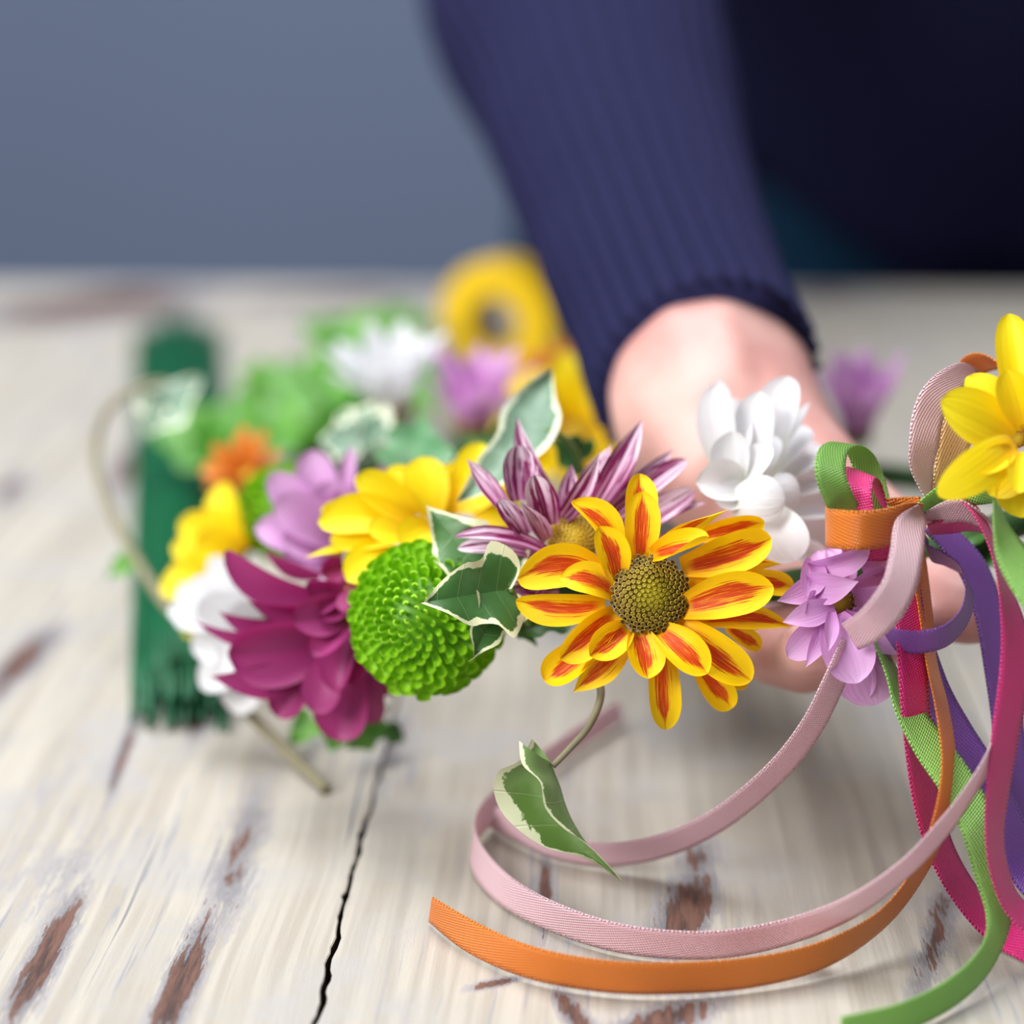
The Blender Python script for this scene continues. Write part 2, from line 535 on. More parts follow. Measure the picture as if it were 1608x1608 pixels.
ua, ub = UC + K0 * PW + 0.06, UC + K1 * PW - 0.06
for (x0, x1, y0, y1) in ((ua, ub, V0 + 0.05, V0 + 0.075), (ua, ub, V1 - 0.075, V1 - 0.05), (ua, ua + 0.025, V0 + 0.08, V1 - 0.08), (ub - 0.025, ub, V0 + 0.08, V1 - 0.08)):
    V, Fc = box_geo(x0, x1, y0, y1, -0.12, -0.0305)
    link('apron', V, Fc, M['woodleg'], table, (0, 0, 0), smooth=False)
for x in (ua, ub - 0.07):
    for y in (V0 + 0.05, V1 - 0.12):
        V, Fc = box_geo(x, x + 0.07, y, y + 0.07, -0.749, -0.031)
        link('leg', V, Fc, M['woodleg'], table, (0, 0, 0), smooth=False)

# ------------------------------------------------------------------ person behind the table
person = empty('person', (0.25, 1.42, -0.75))
tag(person, 'person in ribbed navy sweater reaching over the table to hold the wreath', 'person')
M['knit'] = plain('navy_knit', S(27, 27, 60), 0.85, 0.15, 0.12, 300)
M['jeans'] = plain('dark_teal_denim', S(14, 48, 74), 0.8, 0.15, 0.2, 90)
def skin_mat():
    k = NT('skin')
    ob = k.coord('Object')
    n = k.noise(ob, 28.0, 4)
    c = k.mix(k.ramp(n, 0.35, 0.65), S(192, 138, 130), S(208, 162, 152))
    k.l(c, k.p.inputs['Base Color'])
    k.p.inputs['Roughness'].default_value = 0.5
    k.p.inputs['Subsurface Weight'].default_value = 0.12
    k.p.inputs['Subsurface Radius'].default_value = (0.006, 0.002, 0.001)
    k.p.inputs['Subsurface Scale'].default_value = 1.0
    cr = k.noise(k.mapping(ob, rot=(0, 0, 0.3), scale=(0.5, 1, 2.2)), 90.0, 3)
    k.bump(cr, 0.25, 0.0012)
    return k.m
M['skin'] = skin_mat()
M['hair'] = plain('dark_brown_hair', S(60, 42, 32), 0.5, 0.4, 0.3, 80)

# sleeve: ribbed tube from shoulder to cuff
sh_r = Vector((0.045, 1.20, 0.43))
elbow = P(880, -95, 0.92)
cuts = [(P(897, 0, 0.85), 0.0635), (P(943, 130, 0.775), 0.0525), (P(978, 250, 0.72), 0.0445), (P(1014, 350, 0.675), 0.0395),
        (P(1052, 450, 0.632), 0.0358), (P(1082, 525, 0.602), 0.0342), (P(1110, 590, 0.577), 0.0338)]
path = [(sh_r, 0.085), (sh_r.lerp(elbow, 0.5) + Vector((-0.01, 0, 0)), 0.075), (elbow, 0.068)] + cuts
ctrl = [tuple(p) + (r,) for p, r in path]
fine_p = catmull(ctrl, 10)
NR = 34 * 8
def ribbed_tube(samples, nr, ribs, amp, flat=1.0):
    V, Fc = [], []
    prev = None
    m = len(samples)
    for i, s in enumerate(samples):
        p = Vector(s[:3]); r = s[3]
        t = Vector(samples[min(i + 1, m - 1)][:3]) - Vector(samples[max(i - 1, 0)][:3])
        t.normalize()
        a = (prev - t * prev.dot(t)).normalized() if prev else t.orthogonal().normalized()
        prev = a
        b = t.cross(a)
        for k in range(nr):
            an = 2 * math.pi * k / nr
            rr = r + amp * (max(0, math.cos(an * ribs)) ** 2 - 0.3) if ribs else r
            rr += 0.0018 * noise.noise(p * 22 + Vector((math.cos(an), math.sin(an), 0)) * 0.9)
            V.append(p + a * (rr * math.cos(an)) + b * (rr * math.sin(an)))
    for i in range(m - 1):
        for k in range(nr):
            l = (k + 1) % nr
            Fc.append((i * nr + k, i * nr + l, (i + 1) * nr + l, (i + 1) * nr + k))
    return V, Fc
samples = list(fine_p)
# rolled cuff end: tight band and an inner return
tip = Vector(samples[-1][:3]); tdir = (tip - Vector(samples[-6][:3])).normalized()
r_end = samples[-1][3]
samples += [tuple(tip + tdir * 0.002) + (r_end - 0.0004,), tuple(tip + tdir * 0.0025) + (r_end - 0.0016,), tuple(tip + tdir * 0.001) + (r_end - 0.0026,), tuple(tip - tdir * 0.03) + (r_end - 0.0028,)]
V, Fc = ribbed_tube(samples, NR, 34, 0.0030)
# torso of the sweater
def ring_loft(rings, n=72):
    V, Fc = [], []
    for (cx, cy, cz, rx, ry, fn) in rings:
        for k in range(n):
            an = 2 * math.pi * k / n
            x, y = cx + rx * math.cos(an), cy + ry * math.sin(an)
            V.append(Vector((x, y, cz + (fn(x, an) if fn else 0))))
    for i in range(len(rings) - 1):
        for k in range(n):
            l = (k + 1) % n
            Fc.append((i * n + k, i * n + l, (i + 1) * n + l, (i + 1) * n + k))
    return V, Fc
hem = lambda x, an: 0.055 - 0.095 * min(1, max(0, (x - 0.17) / 0.13))
hem2 = lambda x, an: 0.5 * (0.055 - 0.095 * min(1, max(0, (x - 0.17) / 0.13))) + 0.008 * math.sin(an * 9)
fold = lambda x, an: 0.006 * math.sin(an * 7)
tv, tf = ring_loft([(0.24, 1.425, 0.0, 0.205, 0.110, hem), (0.24, 1.42, 0.004, 0.214, 0.118, hem), (0.24, 1.415, 0.035, 0.218, 0.122, hem2), (0.24, 1.40, 0.10, 0.212, 0.122, fold),
                    (0.24, 1.37, 0.19, 0.202, 0.118, fold), (0.24, 1.32, 0.30, 0.205, 0.120, None), (0.24, 1.26, 0.41, 0.212, 0.118, None),
                    (0.24, 1.22, 0.48, 0.19, 0.10, None), (0.24, 1.19, 0.535, 0.10, 0.075, None), (0.24, 1.18, 0.56, 0.065, 0.062, None), (0.24, 1.178, 0.565, 0.058, 0.056, None)])
tv = [v + Vector((0.004 * noise.noise(v * 9), 0.006 * noise.noise(v * 11 + Vector((5, 0, 0))), 0)) for v in tv]
o0 = len(V); V += tv; Fc += [tuple(i + o0 for i in f) for f in tf]
# other arm hangs at the side of the body
sh_l = Vector((0.435, 1.20, 0.43)); el_l = Vector((0.52, 1.36, 0.20)); wr_l = Vector((0.46, 1.20, 0.045))
lp = catmull([tuple(sh_l) + (0.083,), tuple((sh_l + el_l) / 2) + (0.068,), tuple(el_l) + (0.06,), tuple((el_l + wr_l) / 2) + (0.05,), tuple(wr_l) + (0.036,)], 6)
av, af = ribbed_tube(lp, 72, 0, 0)
o0 = len(V); V += av; Fc += [tuple(i + o0 for i in f) for f in af]
sw = link('sweater', V, Fc, M['knit'], person, (0.24, 1.40, 0.1))
tag(sw, 'navy ribbed knit sweater')

# trousers
jv, jf = ring_loft([(0.235, 1.43, 0.12, 0.20, 0.10, None), (0.235, 1.43, 0.03, 0.232, 0.112, None), (0.235, 1.44, -0.06, 0.238, 0.118, None), (0.235, 1.445, -0.13, 0.215, 0.112, None)])
for sx in (-1, 1):
    cx = 0.235 + sx * 0.1
    lv, lf = ring_loft([(cx, 1.445, -0.08, 0.108, 0.108, None), (cx, 1.44, -0.2, 0.098, 0.1, None), (cx, 1.44, -0.40, 0.072, 0.078, None), (cx, 1.45, -0.55, 0.064, 0.07, None), (cx, 1.46, -0.70, 0.058, 0.062, None)], 32)
    o0 = len(jv); jv += lv; jf += [tuple(i + o0 for i in f) for f in lf]
tag(link('jeans', jv, jf, M['jeans'], person, (0.235, 1.44, -0.1)), 'dark teal denim trousers')

# body: spheres along the limbs, fused into one surface
def ico():
    import bmesh
    bm = bmesh.new(); bmesh.ops.create_icosphere(bm, subdivisions=2, radius=1)
    v = [x.co.copy() for x in bm.verts]; f = [tuple(y.index for y in x.verts) for x in bm.faces]
    bm.free(); return v, f
IV, IF = ico()
bV, bF = [], []
def ball(p, r, sc3=(1, 1, 1), rot=None):
    o = len(bV)
    for v in IV:
        q = Vector((v.x * sc3[0], v.y * sc3[1], v.z * sc3[2])) * r
        if rot: q = rot @ q
        bV.append(Vector(p) + q)
    bF.extend(tuple(i + o for i in f) for f in IF)
def limb(pts, steps=7):
    for s in catmull([tuple(p) + (r,) for p, r in pts], steps):
        ball(s[:3], s[3])
# forearm, wrist, back of the hand
limb([(elbow, 0.045), (cuts[2][0], 0.036), (cuts[5][0], 0.0300), (P(1104, 600, 0.576), 0.0288), (P(1124, 668, 0.562), 0.0268)], 6)
limb([(P(1085, 585, 0.580), 0.0265), (P(1080, 650, 0.566), 0.0235), (P(1130, 740, 0.548), 0.0215)], 6)
limb([(P(1140, 590, 0.580), 0.0260), (P(1175, 660, 0.564), 0.0235), (P(1230, 740, 0.546), 0.0200)], 6)
K = [(1210, 885, 0.535), (1268, 905, 0.526), (1335, 905, 0.520), (1398, 880, 0.518)]       # knuckles, little finger first
wrp = [P(1100, 690, 0.556), P(1125, 690, 0.555), P(1160, 685, 0.555), P(1195, 675, 0.556)]
for kk, ww in zip(K, wrp):
    limb([(ww, 0.0190), (ww.lerp(P(*kk), 0.5), 0.0160), (P(*kk), 0.0118)], 8)
for i in range(3):
    a, b = P(*K[i]), P(*K[i + 1])
    for t in (0.35, 0.65):
        q = a.lerp(b, t); m_ = wrp[i].lerp(wrp[i + 1], t)
        limb([(m_, 0.017), (q.lerp(m_, 0.5), 0.0135), (q.lerp(m_, 0.12), 0.0100)], 6)
fingers = [[(1203, 955, 0.528, 0.0096), (1205, 1010, 0.512, 0.0090), (1212, 1032, 0.497, 0.0080), (1220, 1022, 0.484, 0.0072)],
           [(1262, 985, 0.516, 0.0100), (1262, 1030, 0.503, 0.0094), (1262, 1040, 0.486, 0.0084), (1262, 1020, 0.472, 0.0074)],
           [(1332, 985, 0.510, 0.0102), (1334, 1020, 0.499, 0.0095), (1332, 1026, 0.482, 0.0085), (1330, 1010, 0.468, 0.0076)],
           [(1408, 950, 0.507, 0.0100), (1415, 985, 0.496, 0.0094), (1412, 990, 0.480, 0.0084), (1408, 970, 0.468, 0.0075)]]
for kk, fg in zip(K, fingers):
    limb([(P(*kk), 0.0118)] + [(P(a, b, c), r) for a, b, c, r in fg], 8)
# thumb leaves the side of the palm and lies along the wreath
limb([(P(1200, 720, 0.552), 0.0195), (P(1300, 800, 0.532), 0.0170), (P(1395, 865, 0.516), 0.0145), (P(1455, 915, 0.503), 0.0118), (P(1505, 945, 0.492), 0.0112), (P(1535, 960, 0.484), 0.0090)], 8)
# rest of the body under the clothes, neck and head
limb([(elbow, 0.045), (sh_r.lerp(elbow, 0.5), 0.05), (sh_r, 0.055), (Vector((0.24, 1.23, 0.44)), 0.07), (sh_l, 0.055), (el_l, 0.045), (wr_l, 0.028)], 8)
limb([(Vector((0.24, 1.23, 0.44)), 0.08), (Vector((0.24, 1.36, 0.2)), 0.085), (Vector((0.235, 1.43, -0.05)), 0.09)], 10)
for sx in (-1, 1):
    cx = 0.235 + sx * 0.1
    limb([(Vector((0.235 + sx * 0.05, 1.43, -0.05)), 0.08), (Vector((cx, 1.44, -0.2)), 0.08), (Vector((cx, 1.44, -0.42)), 0.055), (Vector((cx, 1.46, -0.69)), 0.04), (Vector((cx, 1.36, -0.72)), 0.028)], 9)
limb([(Vector((0.24, 1.21, 0.46)), 0.055), (Vector((0.24, 1.17, 0.60)), 0.052)], 6)
ball((0.24, 1.14, 0.70), 0.09, (0.82, 1.0, 1.2)); ball((0.24, 1.085, 0.655), 0.055, (0.9, 0.9, 1.0))
ball((0.24, 1.045, 0.685), 0.014, (0.8, 1.0, 1.6))
for sx in (-1, 1):
    ball((0.24 + sx * 0.076, 1.15, 0.69), 0.024, (0.45, 0.8, 1.3))
# left hand
hl = wr_l
limb([(hl, 0.028), (hl + Vector((-0.02, -0.05, -0.015)), 0.026), (hl + Vector((-0.03, -0.08, -0.02)), 0.022)], 6)
for i in range(4):
    b0 = hl + Vector((-0.055 + i * 0.018, -0.085, -0.02))
    limb([(b0, 0.010), (b0 + Vector((-0.005, -0.04, -0.004)), 0.0085), (b0 + Vector((-0.008, -0.065, -0.014)), 0.0075)], 6)
limb([(hl + Vector((-0.03, -0.03, -0.01)), 0.014), (hl + Vector((-0.075, -0.065, -0.015)), 0.009)], 6)
body = link('body', bV, bF, M['skin'], person, (0.24, 1.3, 0.2))
tag(body, 'bare wrist and hand coming out of the navy cuff')
rm = body.modifiers.new('fuse', 'REMESH'); rm.mode = 'VOXEL'; rm.voxel_size = 0.0024; rm.use_smooth_shade = True
sm = body.modifiers.new('smooth', 'SMOOTH'); sm.factor = 0.5; sm.iterations = 8
# hair
hv = []
for v in IV:
    q = Vector((v.x * 0.083, v.y * 0.097, v.z * 0.112)) + Vector((0.24, 1.155, 0.715))
    if q.y < 1.08 and q.z < 0.76: q.y = 1.10
    if q.z < 0.62: q.z = 0.62
    hv.append(q)
link('hair', hv, IF, M['hair'], person, (0.24, 1.16, 0.72))
# shoes
for sx in (-1, 1):
    cx = 0.235 + sx * 0.1
    shv = [Vector((cx + v.x * 0.045, 1.39 + v.y * 0.13, max(-0.749, -0.72 + v.z * 0.05))) for v in IV]
    link('shoe', shv, IF, plain('black_shoe_leather', S(30, 30, 32), 0.4), person, (cx, 1.39, -0.75))

# ------------------------------------------------------------------ petals and flowers
def petal_geo(root, tip, width, nrm, tipshape='round', bend=0.1, curl=0.0, cup=0.25, twist=0.0, sway=0.0, base=0.45, nt=11, ns=7, ridge=0.03, notch=0.0):
    """Petal from root to tip (world); bend bows it along nrm, curl lifts the tip, cup lifts the sides."""
    root, tip = Vector(root), Vector(tip)
    ax = tip - root
    L = ax.length
    X = ax.normalized()
    Z = (Vector(nrm) - X * Vector(nrm).dot(X))
    Z = Z.normalized() if Z.length > 1e-6 else X.orthogonal().normalized()
    Y = Z.cross(X)
    V, Fc, UV = [], [], []
    for i in range(nt):
        t = i / (nt - 1)
        te = 1 - (1 - t) ** 1.35
        if tipshape == 'round':
            pr = (base + (1 - base) * math.sin(min(1, te / 0.55) * math.pi / 2)) * (1.0 if te < 0.62 else math.sqrt(max(0.0, 1 - ((te - 0.62) / 0.38) ** 2)))
            pr = max(pr, 0.10)
        else:
            pr = (base + (1 - base) * math.sin(min(1, te / 0.5) * math.pi / 2)) * (1.0 if te < 0.45 else max(0.0, 1 - ((te - 0.45) / 0.55) ** 1.7))
            pr = max(pr, 0.04)
        w2 = width / 2 * pr
        cx = X * (L * te)
        cz = bend * L * 4 * te * (1 - te) + curl * L * (te ** 3 - te)
        cy = sway * L * 4 * te * (1 - te)
        an = twist * te
        for j in range(ns):
            s = -1 + 2 * j / (ns - 1)
            yy = s * w2
            zz = cup * w2 * (s * s - 0.4) - ridge * w2 * math.cos(s * math.pi * 2.5)
            y2 = yy * math.cos(an) - zz * math.sin(an)
            z2 = yy * math.sin(an) + zz * math.cos(an)
            back = notch * L * (1 - abs(s) * 0.5) * (0.5 + 0.5 * math.cos(s * math.pi * 3)) * te ** 6 if notch else 0
            V.append(root + cx + Y * (y2 + cy) + Z * (z2 + cz) - X * back)
            UV.append((j / (ns - 1), te))
    for i in range(nt - 1):
        for j in range(ns - 1):
            a = i * ns + j
            Fc.append((a, a + ns, a + ns + 1, a + 1)[::-1])
    return V, Fc, UV

def disc_geo(center, axis, R, dome, n):
    """Dome of a flower head covered with tiny disc florets, plus the green calyx behind."""
    axis = Vector(axis).normalized()
    a = axis.orthogonal().normalized(); b = axis.cross(a)
    V, Fc, UV, MI = [], [], [], []
    NR_, NA = 6, 20
    for i in range(NR_ + 1):
        rr = i / NR_
        for k in range(NA):
            an = 2 * math.pi * k / NA
            V.append(Vector(center) + (a * math.cos(an) + b * math.sin(an)) * (R * rr) + axis * (dome * math.sqrt(max(0, 1 - rr * rr * 0.96))))
            UV.append((rr, 0.0))
    for i in range(NR_):
        for k in range(NA):
            l = (k + 1) % NA
            Fc.append((i * NA + k, i * NA + l, (i + 1) * NA + l, (i + 1) * NA + k)); MI.append(0)
    # florets: little five-sided cups
    for q in range(n):
        rr = math.sqrt((q + 0.5) / n)
        an = q * 2.39996
        p = Vector(center) + (a * math.cos(an) + b * math.sin(an)) * (R * rr) + axis * (dome * math.sqrt(max(0, 1 - rr * rr * 0.96)))
        out = (axis + (a * math.cos(an) + b * math.sin(an)) * rr * 0.7).normalized()
        fr = R * (0.050 + 0.032 * rr)
        fh = R * (0.07 + 0.10 * rr)
        e1 = out.orthogonal().normalized(); e2 = out.cross(e1)
        o = len(V)
        for (h, s) in ((0, 0.7), (fh, 1.0), (fh * 0.72, 0.45)):
            for j in range(5):
                t = 2 * math.pi * j / 5 + q
                V.append(p + out * h + (e1 * math.cos(t) + e2 * math.sin(t)) * (fr * s))
                UV.append((min(1, rr), 1.0 if h == fh and rr > 0.55 else 0.15 if h == fh else 0.0))
        for lv in range(2):
            for j in range(5):
                l = (j + 1) % 5
                Fc.append((o + lv * 5 + j, o + lv * 5 + l, o + lv * 5 + 5 + l, o + lv * 5 + 5 + j)); MI.append(0)
        Fc.append(tuple(o + 10 + j for j in range(5))); MI.append(0)
    # calyx
    o = len(V)
    for (rr, h) in ((1.02, 0.0), (0.95, -0.35), (0.6, -0.65), (0.18, -0.85), (0.14, -1.5)):
        for k in range(12):
            an = 2 * math.pi * k / 12
            V.append(Vector(center) + (a * math.cos(an) + b * math.sin(an)) * (R * rr) + axis * (R * h)); UV.append((0.5, 0))
    for i in range(4):
        for k in range(12):
            l = (k + 1) % 12
            Fc.append((o + i * 12 + k, o + (i + 1) * 12 + k, o + (i + 1) * 12 + l, o + i * 12 + l)); MI.append(1)
    return V, Fc, UV, MI

# the wreath and its ring of taped wire
wreath = empty('flower_wreath', (0.03, 0.56, 0.0))
tag(wreath, 'colourful chrysanthemum and ivy flower wreath held above the table', 'wreath')
ring = [(-0.073, 0.520, 0.040), (-0.088, 0.58, 0.040), (-0.045, 0.652, 0.046), (0.025, 0.668, 0.046), (0.120, 0.652, 0.044), (0.160, 0.58, 0.060),
        (0.150, 0.50, 0.083), (0.113, 0.470, 0.078), (0.065, 0.478, 0.064), (0.010, 0.478, 0.066), (-0.040, 0.493, 0.052)]
rp = catmull(ring, 10, closed=True)
V, Fc, UV = tube_geo(rp, [0.0042 + 0.0009 * noise.noise(Vector(p) * 90) for p in rp], 10, closed=True)
link('ring', V, Fc, M['tape'], wreath, uvs=UV)

def flower(label, center, axis, R, mat, disc='disc_y', dome=0.35, n=60, cal=True):
    c = P(*center) if center[1] > 2 else Vector(center)
    V, Fc, UV, MI = disc_geo(c, axis, R, R * dome, n)
    o = link('chrysanthemum', V, Fc, [M[disc], M['calyx']], wreath, c, uvs=UV)
    for p, mi in zip(o.data.polygons, MI):
        p.material_index = mi
    o['label'] = label
    return o

PR = random.Random(12)
def petals(fl, mat, spec, conv, nrm, d0, sc=1.0, **kw):
    """spec rows: (root x, root y, tip x, tip y, width, root depth offset mm, tip depth offset mm, options)."""
    for row in spec:
        rx, ry, tx, ty, wd = row[:5]
        ro = row[5] if len(row) > 5 else 0
        to = row[6] if len(row) > 6 else 0
        op = dict(kw)
        if len(row) > 7: op.update(row[7])
        r = P(*conv(rx, ry), d0 + ro * 0.001)
        t = P(*conv(tx, ty), d0 + to * 0.001)
        wm = wd * sc / F * d0
        nn = op.pop('nrm', nrm)
        op['bend'] = op.get('bend', 0.1) + PR.uniform(-0.05, 0.05)
        op['cup'] = op.get('cup', 0.25) + PR.uniform(-0.15, 0.35)
        op['twist'] = op.get('twist', 0.0) + PR.uniform(-0.35, 0.35)
        V, Fc, UV = petal_geo(r, t, wm, nn, **op)
        link('petal', V, Fc, mat, fl, r, uvs=UV)

def radial(fl, mat, center, axis, R0, L, Wd, rows, seed=0, **kw):
    """Ray petals all round; rows: (count, elevation, length factor)."""
    rr = random.Random(seed)
    axis = Vector(axis).normalized()
    a = axis.orthogonal().normalized(); b = axis.cross(a)
    for (cnt, el, lf) in rows:
        ph = rr.uniform(0, 6)
        for i in range(cnt):
            an = 2 * math.pi * (i + rr.uniform(-0.18, 0.18)) / cnt + ph
            ra = a * math.cos(an) + b * math.sin(an)
            e = el + rr.uniform(-0.14, 0.14)
            dr = ra * math.cos(e) + axis * math.sin(e)
            nn = axis * math.cos(e) - ra * math.sin(e)
            rt = center + ra * R0
            tp = rt + dr * (L * lf * rr.uniform(0.88, 1.08))
            V, Fc, UV = petal_geo(rt, tp, Wd * rr.uniform(0.9, 1.1), nn, **kw)
            link('petal', V, Fc, mat, fl, rt, uvs=UV)

TOCAM = -FW
def axis_px(dx, dy, back=1.0):
    """Direction facing the viewer, leaning dx right and dy down in the picture."""
    return (TOCAM * back + RT * dx - UP * dy).normalized()

Z1 = lambda x, y: (760 + x * 0.3234, 700 + y * 0.3234)
Z2 = lambda x, y: (220 + x * 0.3731, 640 + y * 0.3731)
Z3 = lambda x, y: (1080 + x * 0.32836, 560 + y * 0.32836)
ZB = lambda x, y: (640 + x * 0.22388, 560 + y * 0.22388)
PX = lambda x, y: (x, y)

# A. yellow flower with red bands
axA = axis_px(0.10, -0.10)
fA = flower('yellow chrysanthemum with red-orange bands and an olive centre', (1019, 934, 0.462), axA, 58 / F * 0.462, M['disc'], 'disc', 0.38, 190)
petals(fA, M['stripe'], [
    (745, 500, 755, 135, 165, 4, 6), (755, 560, 770, 222, 175, 0, -2), (650, 540, 425, 270, 165, 3, 2, dict(sway=-0.13, twist=0.5)),
    (645, 650, 560, 392, 165, -1, -5, dict(sway=-0.05)), (610, 640, 165, 645, 215, 2, 0, dict(sway=-0.14)), (630, 720, 370, 640, 160, -2, -6, dict(sway=-0.12)),
    (590, 770, 155, 755, 165, 2, 4, dict(sway=0.07, twist=-0.5)), (640, 810, 372, 1035, 175, 0, -3), (700, 880, 515, 1020, 165, -2, -7),
    (540, 950, 292, 1140, 175, 4, 6), (690, 960, 435, 1195, 165, 4, 4, dict(tipshape='point')), (750, 900, 798, 1130, 185, -2, -6),
    (862, 990, 885, 1378, 165, 3, 4, dict(base=0.7, sway=-0.03)), (850, 890, 1085, 1105, 185, -2, -7), (930, 860, 1298, 1140, 205, 0, -2, dict(sway=-0.04)),
    (1030, 1060, 1205, 1275, 150, 5, 7), (1030, 850, 1490, 880, 125, 3, 8, dict(tipshape='point', sway=0.06)), (960, 790, 1405, 685, 215, -1, -6, dict(sway=0.03, cup=0.4)),
    (1200, 640, 1505, 685, 125, 5, 12), (960, 590, 1395, 450, 195, 1, 1, dict(sway=-0.03, cup=0.45)), (1040, 440, 1362, 375, 130, 5, 8, dict(twist=0.5)),
    (840, 510, 1182, 312, 110, 2, -2, dict(twist=1.5, sway=0.05, tipshape='point')), (815, 530, 1090, 440, 130, -2, -8, dict(twist=-1.0, cup=0.9)),
    (985, 640, 1445, 575, 125, 3, 6, dict(twist=0.9, sway=0.06, tipshape='point')), (1180, 880, 1345, 980, 100, 8, 12), (1180, 800, 1350, 860, 110, 8, 14), (1090, 1080, 1280, 1160, 100, 9, 14),
    (1000, 700, 1250, 650, 150, 2, 4),
], Z1, axA, 0.462, 0.3234, bend=0.13, cup=0.5, base=0.5, nt=15, ns=9)

# B. purple and white streaked flower
axB = axis_px(-0.05, -0.45)
fB = flower('purple and white streaked chrysanthemum behind the yellow and red one', (900, 848, 0.482), axB, 40 / F * 0.482, M['disc'], 'disc_y', 0.5, 150)
kw = dict(bend=0.06, cup=0.45, base=0.6, tipshape='point', nt=13, ns=9, ridge=0.10)
petals(fB, M['pstripe'], [
    (700, 1090, 420, 720, 120, -2, 2), (800, 1010, 770, 622, 215, 0, -2, dict(tipshape='round')), (1010, 980, 770, 425, 135, 3, 8, dict(sway=0.10)),
    (1000, 1190, 890, 830, 190, -2, -10, dict(tipshape='round')), (1060, 1160, 1345, 675, 140, 0, -6, dict(sway=-0.08)), (830, 1260, 640, 1000, 130, -3, -8, dict(tipshape='round')),
    (970, 1370, 330, 1265, 125, -4, -8, dict(sway=-0.07, twist=0.4, tipshape='round')), (930, 1400, 352, 1345, 115, -2, -4, dict(sway=-0.05, tipshape='round')), (900, 1420, 690, 1560, 170, 0, -4, dict(tipshape='round')),
    (980, 1290, 790, 1020, 120, -4, -10), (1120, 1150, 1150, 760, 130, 4, 6),
], ZB, axB, 0.482, 0.22388 * 1.15, **kw)
petals(fB, M['pstripe'], [
    (925, 810, 1008, 660, 46, 4, 8, dict(sway=-0.05)), (940, 830, 1078, 722, 40, 4, 10, dict(tipshape='round')), (945, 820, 1058, 706, 32, 6, 14), (960, 840, 1108, 790, 40, 4, 6, dict(sway=0.05)),
    (960, 850, 1090, 770, 44, 2, 6, dict(tipshape='round')), (970, 860, 1075, 850, 30, 2, 4), (860, 930, 742, 930, 40, 2, 2, dict(sway=-0.06)), (880, 935, 795, 974, 30, 2, 4), (880, 915, 770, 905, 36, 3, 6),
    (900, 820, 960, 700, 40, 8, 16), (870, 900, 820, 950, 34, 0, 2), (865, 830, 838, 720, 34, 8, 14),
], PX, axB, 0.482, 1.0, **kw)

# C. lime green button chrysanthemum
cC = P(668, 972, 0.488)
RC = 0.0198
axC = axis_px(-0.20, -0.06)
fC = tag(link('chrysanthemum', [cC + Vector((v.x, v.y, v.z)) * (RC * 0.72) for v in IV], IF, M['lime'], wreath, cC), 'lime green button chrysanthemum beside the magenta flower')
aC = axC.orthogonal().normalized(); bC = axC.cross(aC)
def floret_geo(p, out, tang, ln, wd, hook):
    """Small scoop: leaves the head along out, hooks back towards the middle."""
    side = out.cross(tang).normalized()
    V, Fc, UV = [], [], []
    for i in range(5):
        t = i / 4
        q = p + out * (ln * math.sin(t * math.pi / 2) ) + tang * (ln * hook * t * t)
        w2 = wd * 0.5 * (0.55 + 0.45 * math.sin(t * math.pi * 0.75)) * (1 if t < 0.8 else 0.72)
        for j in range(5):
            s = -1 + j / 2
            V.append(q + side * (s * w2) - tang * (w2 * 0.75 * (1 - s * s)) * (1 if hook <= 0 else 1) )
            UV.append(((s + 1) / 2, t))
    for i in range(4):
        for j in range(4):
            a = i * 5 + j
            Fc.append((a, a + 1, a + 6, a + 5))
    return V, Fc, UV
NF = 350
inner = ([], [], [])
rl_ = random.Random(2)
for q in range(NF):
    f = (q + 0.5) / NF
    th = math.acos(1 - 1.32 * f)                       # polar angle from the head's axis
    an = q * 2.399963 + rl_.uniform(-0.06, 0.06)
    ra = aC * math.cos(an) + bC * math.sin(an)
    out = axC * math.cos(th) + ra * math.sin(th)
    tang = -(axC * -math.sin(th) + ra * math.cos(th))   # towards the middle
    p = cC + out * (RC * 0.70)
    g = min(1, f * 1.6)
    ln = RC * (0.17 + 0.21 * g) * rl_.uniform(0.85, 1.15)
    wd = RC * (0.085 + 0.115 * g)
    dirn = (out - tang * (0.15 + 0.95 * f + rl_.uniform(-0.1, 0.1))).normalized()
    V, Fc, UV = floret_geo(p, dirn, tang, ln, wd, 0.22)
    if q < NF - 270:
        o = len(inner[0]); inner[0].extend(V); inner[1].extend(tuple(i + o for i in ff) for ff in Fc); inner[2].extend(UV)
    else:
        link('petal', V, Fc, M['lime'], fC, p, uvs=UV)
link('inner_florets', inner[0], inner[1], M['lime'], fC, cC, uvs=inner[2], kind='stuff')

